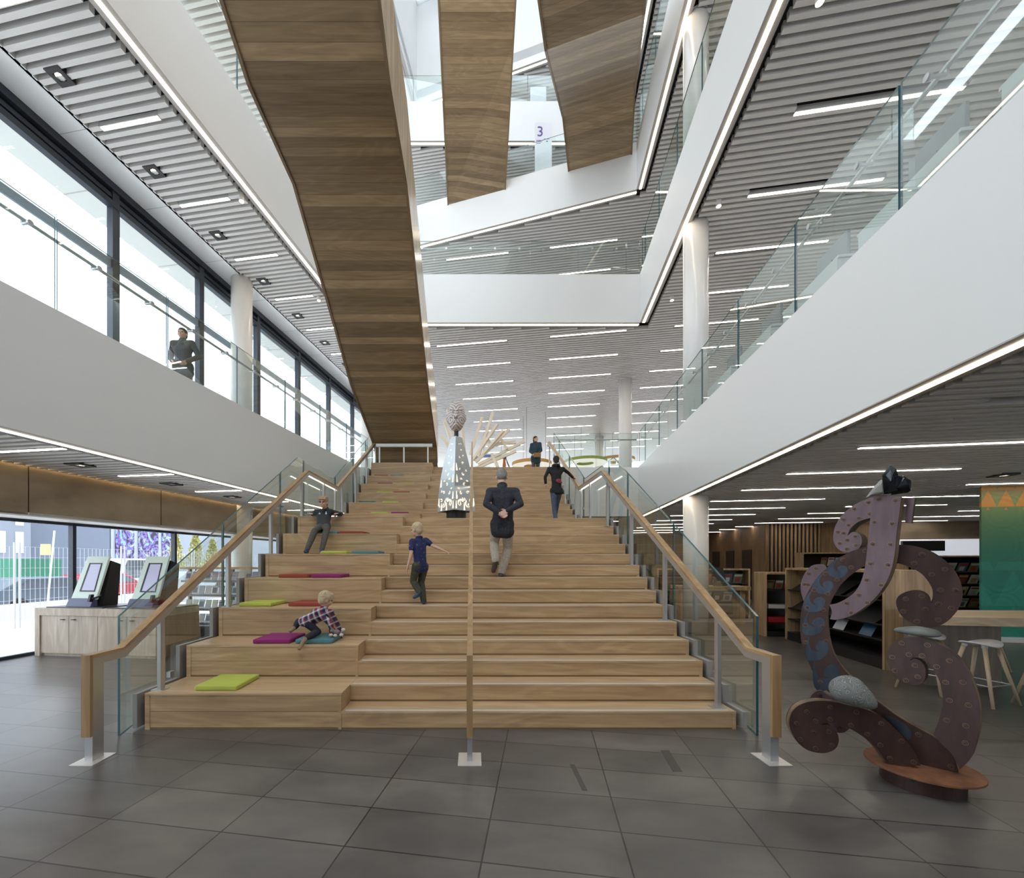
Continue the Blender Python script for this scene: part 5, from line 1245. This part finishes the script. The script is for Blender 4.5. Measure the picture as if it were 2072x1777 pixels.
m = MB(); m.ub(4.65,5.3,9.68,9.98,.28,.40); tag(obj('storage_bag', m, mat('red_bag', (.45,.02,.03), .6), None, bevel=.02), 'red folded bag on the lowest shelf of the oak bookshelf', 'bag')
m = MB(); m.ub(4.65,5.25,9.68,9.98,.58,.66); tag(obj('paper_stack', m, COV[5], None), 'stack of cream papers on the middle shelf of the oak bookshelf', 'paper')
t = thing('service_desk', 'oak standing desk with a computer, right of the ground-floor column', 'desk', B(4.2, 11.4, 0))
m = MB(); m.ub(3.3,4.95,11.1,11.7,.86,.95); obj('desk_top', m, SHELFW, t)
for u in (3.35, 4.75): m = MB(); m.ub(u,u+.12,11.2,11.6,0,.86); obj('leg', m, SHELFW, t)
t = thing('computer', 'black all-in-one computer on the oak standing desk', 'computer', B(4.35, 11.35, .95))
m = MB(); m.hexa([B(4.22,11.3,1.08),B(4.52,11.38,1.06),B(4.52,11.40,1.06),B(4.22,11.32,1.08),B(4.16,11.36,1.42),B(4.46,11.44,1.40),B(4.46,11.46,1.40),B(4.16,11.38,1.42)]); obj('screen', m, BK, t)
m = MB(); m.ub(4.2,4.26,11.3,11.36,.95,1.3); m.ub(4.24,4.5,11.3,11.45,.95,1.04); obj('stand', m, BK, t)
frame_shelf('bookshelf', 'low oak magazine shelf behind the standing desk', 3.2, 5.6, 12.6, 13.0, 1.36, 'v-', (.45,.95))
for r_ in range(2):
    for i in range(6):
        magazine(B(4.0+.26*i, 12.68, (.47,.97)[r_]), -TH, -.4, .21, .27, (i*2+r_*3)%9, 'magazine on the %s shelf behind the standing desk, %s from the left' % (('lower','upper')[r_], ORD[i]), 'magazines behind the standing desk')
frame_shelf('bookshelf', 'oak bookshelf against the back wall, left of the sculpture top', 8.3, 10.6, 15.2, 15.6, 1.85, 'v-', (.5,.95,1.4))
for i in range(8): magazine(B(8.95+.2*i, 15.3, 1.42), -TH, -.3, .17, .28, (i*4+1)%9, 'magazine on the back-wall bookshelf, %s from the left' % ORD[i], 'magazines on the back-wall bookshelf')
frame_shelf('magazine_rack', 'wide dark magazine rack behind the high table, left of the green wall', 9.9, 14.2, 13.4, 13.9, 1.72, 'v-', (.30,.62,.94,1.26), 'magazine rack')
for r_ in range(4):
    for i in range(15):
        magazine(B(10.15+.27*i, 13.5, (.32,.64,.96,1.28)[r_]), -TH, -.45, .22, .27, (i*2+r_*4)%9, 'magazine in row %d of the dark rack, %s from the left' % (r_+1, ORD[i]), 'magazines in the dark rack')
m = MB(); m.ub(12.8,14.1,17.5,17.6,1.94,2.30); 
tag(obj('television', m, BLACKG, None), 'black wall television above the dark magazine rack', 'television')
m = MB(); m.ub(12.2,16.5,17.6,17.7,1.72,2.36); struct('window_70', m, mat('blind_pale', (.75,.77,.8), .6, emit=.5, ecol=(.85,.9,1)))
# high table and stools
t = thing('high_table', 'long oak high table behind the steel sculpture', 'table', (6.7, 5.2, 0))
m = MB(); m.hexa([V((5.50,4.98,.80)),V((8.6,4.45,.80)),V((8.9,5.55,.80)),V((5.80,5.75,.80)),V((5.50,4.98,.90)),V((8.6,4.45,.90)),V((8.9,5.55,.90)),V((5.80,5.75,.90))]); obj('table_top', m, TABLEW, t, bevel=.004)
m = MB(); m.hexa([V((5.7,5.3,0)),V((6.5,5.2,0)),V((6.6,5.6,0)),V((5.8,5.7,0)),V((5.7,5.3,.80)),V((6.5,5.2,.80)),V((6.6,5.6,.80)),V((5.8,5.7,.80))]); obj('pedestal', m, wood('table_base', (.12,.09,.06), (.17,.13,.09), (.22,.17,.12), 2, .5), t)
STW = mat('stool_white', (.80,.80,.83), .35); STL = wood('stool_leg', (.50,.38,.25), (.62,.49,.34), (.68,.56,.41), 2, .4)
def stool(x, y, h, rz, label):
    t = thing('bar_stool', label, 'stool', (x, y, 0), rz, 'white bar stools at the high table')
    m = MB(); n = 28; top = []; bot = []
    for i in range(n):
        a = 2*math.pi*i/n; r = .19*(1+.06*math.cos(2*a)); zz = h+.022*math.cos(2*a)+.0; top.append(V((r*math.cos(a)*1.05, r*math.sin(a)*.82, zz)))
    o = len(m.v); m.v += top+[p*1+V((0,0,-.012)) for p in top]+[V((0,0,h-.022)), V((0,0,h-.04))]
    for i in range(n):
        j = (i+1)%n; m.f += [[i,j,2*n],[n+j,n+i,2*n+1],[i,n+i,n+j,j]]; m.m += [0]*3
    obj('seat', m, STW, t, world=False, smooth=True)
    for sx, sy in ((1,1),(-1,1),(1,-1),(-1,-1)):
        m = MB(); m.tube([(sx*.22,sy*.2,0),(sx*.10,sy*.08,h-.03)], [.014,.02], 12); obj('leg', m, STL, t, world=False, smooth=True)
        m = MB(); m.tube([(sx*.10,sy*.08,h-.05),(sx*.095,sy*.075,h-.01)], .024, 12); obj('leg_cap', m, STW, t, world=False, smooth=True)
    for p, q in (((1,1),(-1,1)),((1,-1),(-1,-1)),((1,1),(1,-1)),((-1,1),(-1,-1))):
        k = 1-.24/ h*.6; m = MB(); z = .22; s = .22-.12*z/h; s2 = .2-.12*z/h; m.tube([(p[0]*s,p[1]*s2,z),(q[0]*s,q[1]*s2,z)], .006, 8); obj('foot_rest', m, STEEL, t, world=False)
    return t
stool(5.62,4.68,.66,.25,'white-topped bar stool nearest the steel sculpture'); stool(6.12,4.42,.66,-.1,'white-topped bar stool at the right edge of the photo'); stool(5.5,5.12,.66,.4,'white-topped bar stool on the far side of the high table, behind the sculpture'); stool(7.3,6.1,.66,.1,'white-topped bar stool on the far side of the high table, at the right')
# green plant behind the column
t = thing('potted_palm', 'green palm leaves just right of the ground-floor column', 'plant', B(3.9, 14.6, 0))
m = MB(); c = B(3.9,14.6); m.tube([(c.x,c.y,0),(c.x,c.y,.4)], [.18,.22], 20); obj('pot', m, CONC, t)
GRN = mat('palm_green', (.03,.16,.04), .5)
for i in range(14):
    an = 2*math.pi*i/14+.3; el = .5+.5*(i%3); p0 = V((c.x,c.y,.4)); d = V((math.cos(an)*math.cos(el), math.sin(an)*math.cos(el), math.sin(el))); p1 = p0+d*1.0; p2 = p1+(d+V((0,0,-.5))).normalized()*.5
    sd = d.cross(V((0,0,1))).normalized()*.06; m = MB(); m.add([p0-sd*.2, p0+sd*.2, p1+sd, p1-sd, p2], [(0,1,2,3),(3,2,4)]); obj('leaf', m, GRN, t)
# ---------------------------------------------------------------- self-service counter, left
t = thing('service_counter', 'pale timber self-service counter by the left windows', 'counter', (-6.1, 7.1, 0))
A = V((-7.22,6.96,0)); Bb = V((-4.98,6.68,0)); d = (Bb-A).normalized(); n = V((-d.y, d.x, 0)); H_ = .79
def cb(s0, s1, w0, w1, z0, z1, mt, name, label=None, parent=None, bevel=0):
    m = MB(); q = lambda s, w_, z: A+d*s+n*w_+V((0,0,z)); m.hexa([q(s0,w0,z0),q(s1,w0,z0),q(s1,w1,z0),q(s0,w1,z0),q(s0,w0,z1),q(s1,w0,z1),q(s1,w1,z1),q(s0,w1,z1)]); return obj(name, m, mt, parent or t, label=label, bevel=bevel)
LEN = (Bb-A).length
cb(0, LEN, 0, .85, H_-.12, H_, PALEW, 'worktop'); cb(0, .09, 0, .85, 0, H_-.12, PALEW, 'side_panel'); cb(LEN-.04, LEN, .0, .85, 0, H_-.12, wood('counter_end', (.17,.11,.065), (.25,.17,.10), (.31,.22,.14), 2, .5), 'side_panel', 'brown timber end panel'); cb(.09, LEN-.04, .05, .8, .0, .05, PALEW, 'kickboard')
nd = 4; w_ = (LEN-.13)/nd
for i in range(nd):
    dr = cb(.09+w_*i+.004, .09+w_*(i+1)-.004, .02, .04, .05, H_-.125, PALEW, 'door')
    s = .09+w_*(i+1)-.1 if i % 2 == 0 else .09+w_*i+.1
    cb(s-.03, s+.03, -.012, .018, H_-.19, H_-.178, BLACK, 'handle', parent=dr)
KT = mat('kiosk_mint', (.70,.84,.78), .3); KB = mat('kiosk_base', (.10,.11,.22), .4)
def kiosk(s, label):
    c = A+d*s+n*.38; k = thing('self_service_kiosk', label, 'kiosk', c+V((0,0,H_)))
    def q(x, y, z): return c+d*x+n*y+V((0,0,H_+z))
    def hx(name, pts, mt, **kw): m = MB(); m.hexa([q(*p) for p in pts]); return obj(name, m, mt, k, **kw)
    hx('base_mat', [(-.55,-.34,0),(.50,-.34,0),(.52,.3,0),(-.3,.3,0),(-.55,-.34,.018),(.50,-.34,.018),(.52,.3,.018),(-.3,.3,.018)], mat('mat_dark', (.05,.05,.06), .35))
    hx('rear_housing', [(-.2,-.12,.02),(.25,-.12,.02),(.28,.12,.02),(-.2,.12,.02),(-.13,.02,.80),(.27,.02,.78),(.29,.17,.72),(-.1,.17,.74)], BK)
    hx('face_panel', [(-.26,-.20,.13),(.22,-.20,.13),(.22,-.16,.13),(-.26,-.16,.13),(-.15,-.02,.85),(.27,-.02,.85),(.27,.02,.85),(-.15,.02,.85)], KT, bevel=.006)
    f0 = lambda x, z, o=0: q(x+.09*(z-.13), -.20+.25*(z-.13)-o, z)
    m = MB(); m.ext([f0(-.14,.26,.002),f0(.15,.26,.002),f0(.12,.74,.002),f0(-.13,.74,.002)], V((0,0,0))+n*-.004); b = obj('screen_bezel', m, BK, k, recalc=True)
    m = MB(); m.ext([f0(-.10,.28,.008),f0(.135,.28,.008),f0(.105,.72,.008),f0(-.09,.72,.008)], n*-.002); obj('screen', m, mat('screen_lilac', (.30,.31,.45), .2, emit=.35, ecol=(.6,.62,.85)), k, recalc=True)
    hx('lower_panel', [(-.26,-.28,.02),(.2,-.28,.02),(.2,-.16,.02),(-.26,-.16,.02),(-.26,-.22,.15),(.2,-.22,.15),(.2,-.16,.15),(-.26,-.16,.15)], KB)
    hx('card_reader', [(.17,-.30,.10),(.21,-.30,.10),(.21,-.24,.10),(.17,-.24,.10),(.17,-.27,.22),(.21,-.27,.22),(.21,-.22,.22),(.17,-.22,.22)], BLACK)
    m = MB(); m.tube([q(.25,-.15,.02),q(.32,-.18,.16),q(.34,-.22,.2),q(.22,-.26,.15)], [.008,.008,.016,.014], 8); obj('scanner', m, BLACK, k)
kiosk(.72, 'pale green self-service kiosk at the left end of the counter'); kiosk(1.85, 'pale green self-service kiosk nearest the stair rail on the counter')
# disc rack behind
t = thing('disc_rack', 'dark rack of disc cases behind the counter, left of the stairs', 'rack', B(-6.4, 7.8, 0))
m = MB()
def rk(name, *b, mt=STEELD): m = MB(); m.ub(*b); obj(name, m, mt, t)
rk('top_board', -7.35,-5.3,7.6,8.0,1.40,1.44, mt=SHELFW); rk('base', -7.35,-5.3,7.6,8.0,0,.2, mt=BK)
for z in (.26,.55,.84,1.13): rk('shelf', -7.35,-5.3,7.62,7.98,z,z+.04)
for u in (-7.35,-6.34,-5.34): rk('upright', u,u+.04,7.8,7.86,.2,1.40)
dm = {}
for r_ in range(4):
    for i in range(13):
        k = (i*5+r_*2)%3
        if k not in dm: m = MB(); m.box(-.065,.065,-.006,.006,0,.18); m.box(-.05,.05,-.008,-.006,.03,.14,1); dm[k] = mesh('disc_case', m, [mat('case_%d'%k, ((.62,.66,.72),(.70,.72,.75),(.45,.5,.55))[k], .3), COV[(k*3+2)%9]])
        o = bpy.data.objects.new('disc_case', dm[k]); C.objects.link(o); o.location = B(-7.24+.153*i, 7.68, (.303,.593,.883,1.173)[r_]); o.rotation_euler = (-.25, 0, -TH)
        tag(o, 'disc case on shelf %d of the rack, %s from the left' % (4-r_, ORD[i]), 'disc case', 'disc cases in the rack')
# ---------------------------------------------------------------- street outside
m = MB(); m.ub(-14, UG-.06, -20, 60, -.5, -.04); m.ub(-70, -14, -20, 80, -.6, -.45); tag(struct('floor', m, PAVE), 'pale street paving outside', 'street'); 
BG = mat('dark_facade', (.17,.20,.26), .7); BG2 = mat('grey_facade', (.28,.31,.37), .7); PALEB = mat('pale_building', (.42,.45,.50), .7)
def building(label, u, v0, v1, h, mt, wins=()):
    t = thing('building', label, 'building', B(u, (v0+v1)/2, 0)); m = MB(); m.ub(u-8, u, v0, v1, -.45, h); obj('wall', m, mt, t)
    for (a, b, z0, z1) in wins: m = MB(); m.ub(u, u+.05, a, b, z0, z1); obj('window', m, mat('far_window', (.75,.8,.88), .2), t)
building('pale building with tall windows beyond the fence, at the left', -32, 12, 21.9, 9, BG2, [(20.2,20.6,2.1,3.4),(21.1,21.5,2.1,3.4),(21.1,21.5,3.8,4.6),(19.2,19.6,2.1,3.4)])
building('dark windowless building across the street', -33, 22.4, 27.7, 8.5, BG)
building('building with columns and a painted wall across the street', -33, 27.8, 33.7, 8.5, PALEB)
building('ribbed grey building at the right end of the street', -33.2, 33.8, 70, 8.5, BG2)
MURB = mat('street_painting', (.15,.12,.3), .7)
def mb_(m):
    v = coord(m, (1,1,1)); n_ = noise(m, v, .9, 3, .5, 2.5); c = ramp(m, n_, [(.35,(.03,.03,.06)),(.42,(.14,.09,.34)),(.48,(.28,.24,.55)),(.52,(.04,.04,.08)),(.57,(.35,.35,.62)),(.63,(.12,.50,.48)),(.68,(.6,.45,.1))])
    for e in m.node_tree.nodes:
        if e.type == 'VALTORGB': e.color_ramp.interpolation = 'CONSTANT'
    L(m, c, bsdf(m).inputs['Base Color'])
mb_(MURB)
for a, b in ((28.1,29.6),(30.0,31.8),(32.2,33.5)):
    m = MB(); m.ub(-32.98,-32.9,a,b,.5,4.6); tag(obj('wall_painting', m, MURB), 'violet and teal abstract street painting, %s of the three panels' % {28.1:'leftmost',30.0:'middle',32.2:'rightmost'}[a], 'mural')
def car(label, u, v, rz, col, ln=4.3, h=1.4, van=False):
    p = B(u, v, -.45); t = thing('van' if van else 'car', label, 'van' if van else 'car', p, rz); CM = mat('car_'+label.split()[0], col, .25)
    prof = [(-ln/2,.3),(-ln/2,.75),(-ln/2+.15,.9),(-ln/2+.9,h-.02),(ln/2-1.7,h),(ln/2-1.0,.95),(ln/2-.1,.8),(ln/2,.3)] if not van else [(-ln/2,.3),(-ln/2,h-.2),(-ln/2+.2,h),(ln/2-1.4,h),(ln/2-.7,1.1),(ln/2,.95),(ln/2,.3)]
    m = MB(); m.ext([V((x,-.85,z)) for x, z in prof], V((0,1.7,0))); obj('body', m, CM, t, world=False, bevel=.06, recalc=True)
    for sy in (-.86,.86):
        m = MB(); m.ext([V((x,sy,z)) for x, z in ((-ln/2+.6,.95),(-ln/2+1.1,h-.1),(ln/2-1.8,h-.1),(ln/2-1.2,.95))], V((0,.015*(1 if sy>0 else -1),0))); obj('side_window', m, mat('car_glass', (.12,.14,.17), .1), t, world=False, recalc=True)
        for x in (-ln/2+.8, ln/2-.85): m = MB(); m.tube([(x,sy*.95,.32),(x,sy*1.02,.32)], .32, 24); obj('wheel', m, BLACK, t, world=False)
    for sy in (-.6,.6): m = MB(); m.box(-ln/2-.02,-ln/2+.02,sy-.2,sy+.2,.68,.82); obj('tail_light', m, mat('tail_red', (.5,.02,.02), .3), t, world=False)
car('dark grey saloon car parked outside the left window', -20, 14.1, math.pi/2-TH, (.12,.15,.19)); car('white van parked outside between the two kiosks', -27, 23.8, math.pi/2-TH+.2, (.75,.77,.8), 4.4, 2.2, True)
car('red car parked in front of the white van', -22.5, 18.6, math.pi/2-TH, (.35,.03,.04)); car('silver car parked behind the second kiosk', -22.5, 24.2, math.pi/2-TH, (.45,.50,.55))
FEN = mat('fence_wire', (.62,.62,.66), .5)
for i in range(7):
    v = 5.5+2.5*i; t = thing('fence_panel', 'wire mesh construction fence panel outside, %s from the left' % ORD[i], 'fence', B(-12, v+1.2, 0), 0, 'wire fence panels outside')
    m = MB()
    for k in range(25): m.ub(-12.003,-11.997,v+.1*k,v+.1*k+.006,.1,1.9)
    for k in range(8): m.ub(-12.003,-11.997,v,v+2.4,.15+.25*k,.156+.25*k)
    o = obj('wire_mesh', m, FEN, t)
    for q in (0, 2.4): m = MB(); c = B(-12,v+q); m.tube([(c.x,c.y,0),(c.x,c.y,2.0)], .022, 8); obj('post', m, FEN, t)
for i, (u, v, h) in enumerate(((-25,25.5,3.5),(-25,27.2,3.8),(-25,28.8,3.3))):
    c = B(u, v); t = thing('young_tree', 'yellow-green street tree outside, %s of three' % ('leftmost','middle','rightmost')[i], 'tree', c); m = MB(); m.tube([(c.x,c.y,-.45),(c.x,c.y,h*.5)], .07, 8); obj('trunk', m, BROWN, t)
    m = MB(); rr = random.Random(i)
    for k in range(900):
        z = rr.random(); rad = (1-z)*.62+.12; a_ = rr.uniform(0,6.28); q = rad*math.sqrt(rr.random()); p = V((c.x+q*math.cos(a_), c.y+q*math.sin(a_), 1.0+z*(h-1.0))); s1 = V((rr.uniform(-1,1),rr.uniform(-1,1),rr.uniform(-1,1))).normalized()*.11; s1 = s1*.6; s2 = s1.cross(V((rr.random(),rr.random(),rr.random()))).normalized()*.1
        m.add([p-s1,p+s2,p+s1,p-s2], [(0,1,2,3)])
    obj('foliage', m, mat('autumn_leaf', (.55,.52,.20), .6), t)
t = thing('street_sign', 'yellow sign on a thin mast outside the left window', 'sign', B(-18, 12.8, 0)); c = B(-18, 12.8)
m = MB(); m.tube([(c.x,c.y,-.45),(c.x+.3,c.y,2.7)], .03, 8); obj('mast', m, FEN, t)
m = MB(); m.box(c.x-.2,c.x+.15,c.y-.02,c.y+.02,1.8,2.2); obj('sign_plate', m, mat('sign_yellow', (.75,.6,.2), .5), t)
m = MB(); m.ub(-27,-26,17.2,19.2,-.45,1.7); tag(obj('green_container', m, mat('container_green', (.05,.22,.14), .6)), 'green container outside at the far left', 'container')
m = MB(); m.ub(-16.1,-16,8,40,-.45,.25); o = obj('barrier', m, mat('barrier_white', (.7,.68,.74), .6)); tag(o, 'long pale hoarding along the street', 'barrier')

# worn strips on the floor
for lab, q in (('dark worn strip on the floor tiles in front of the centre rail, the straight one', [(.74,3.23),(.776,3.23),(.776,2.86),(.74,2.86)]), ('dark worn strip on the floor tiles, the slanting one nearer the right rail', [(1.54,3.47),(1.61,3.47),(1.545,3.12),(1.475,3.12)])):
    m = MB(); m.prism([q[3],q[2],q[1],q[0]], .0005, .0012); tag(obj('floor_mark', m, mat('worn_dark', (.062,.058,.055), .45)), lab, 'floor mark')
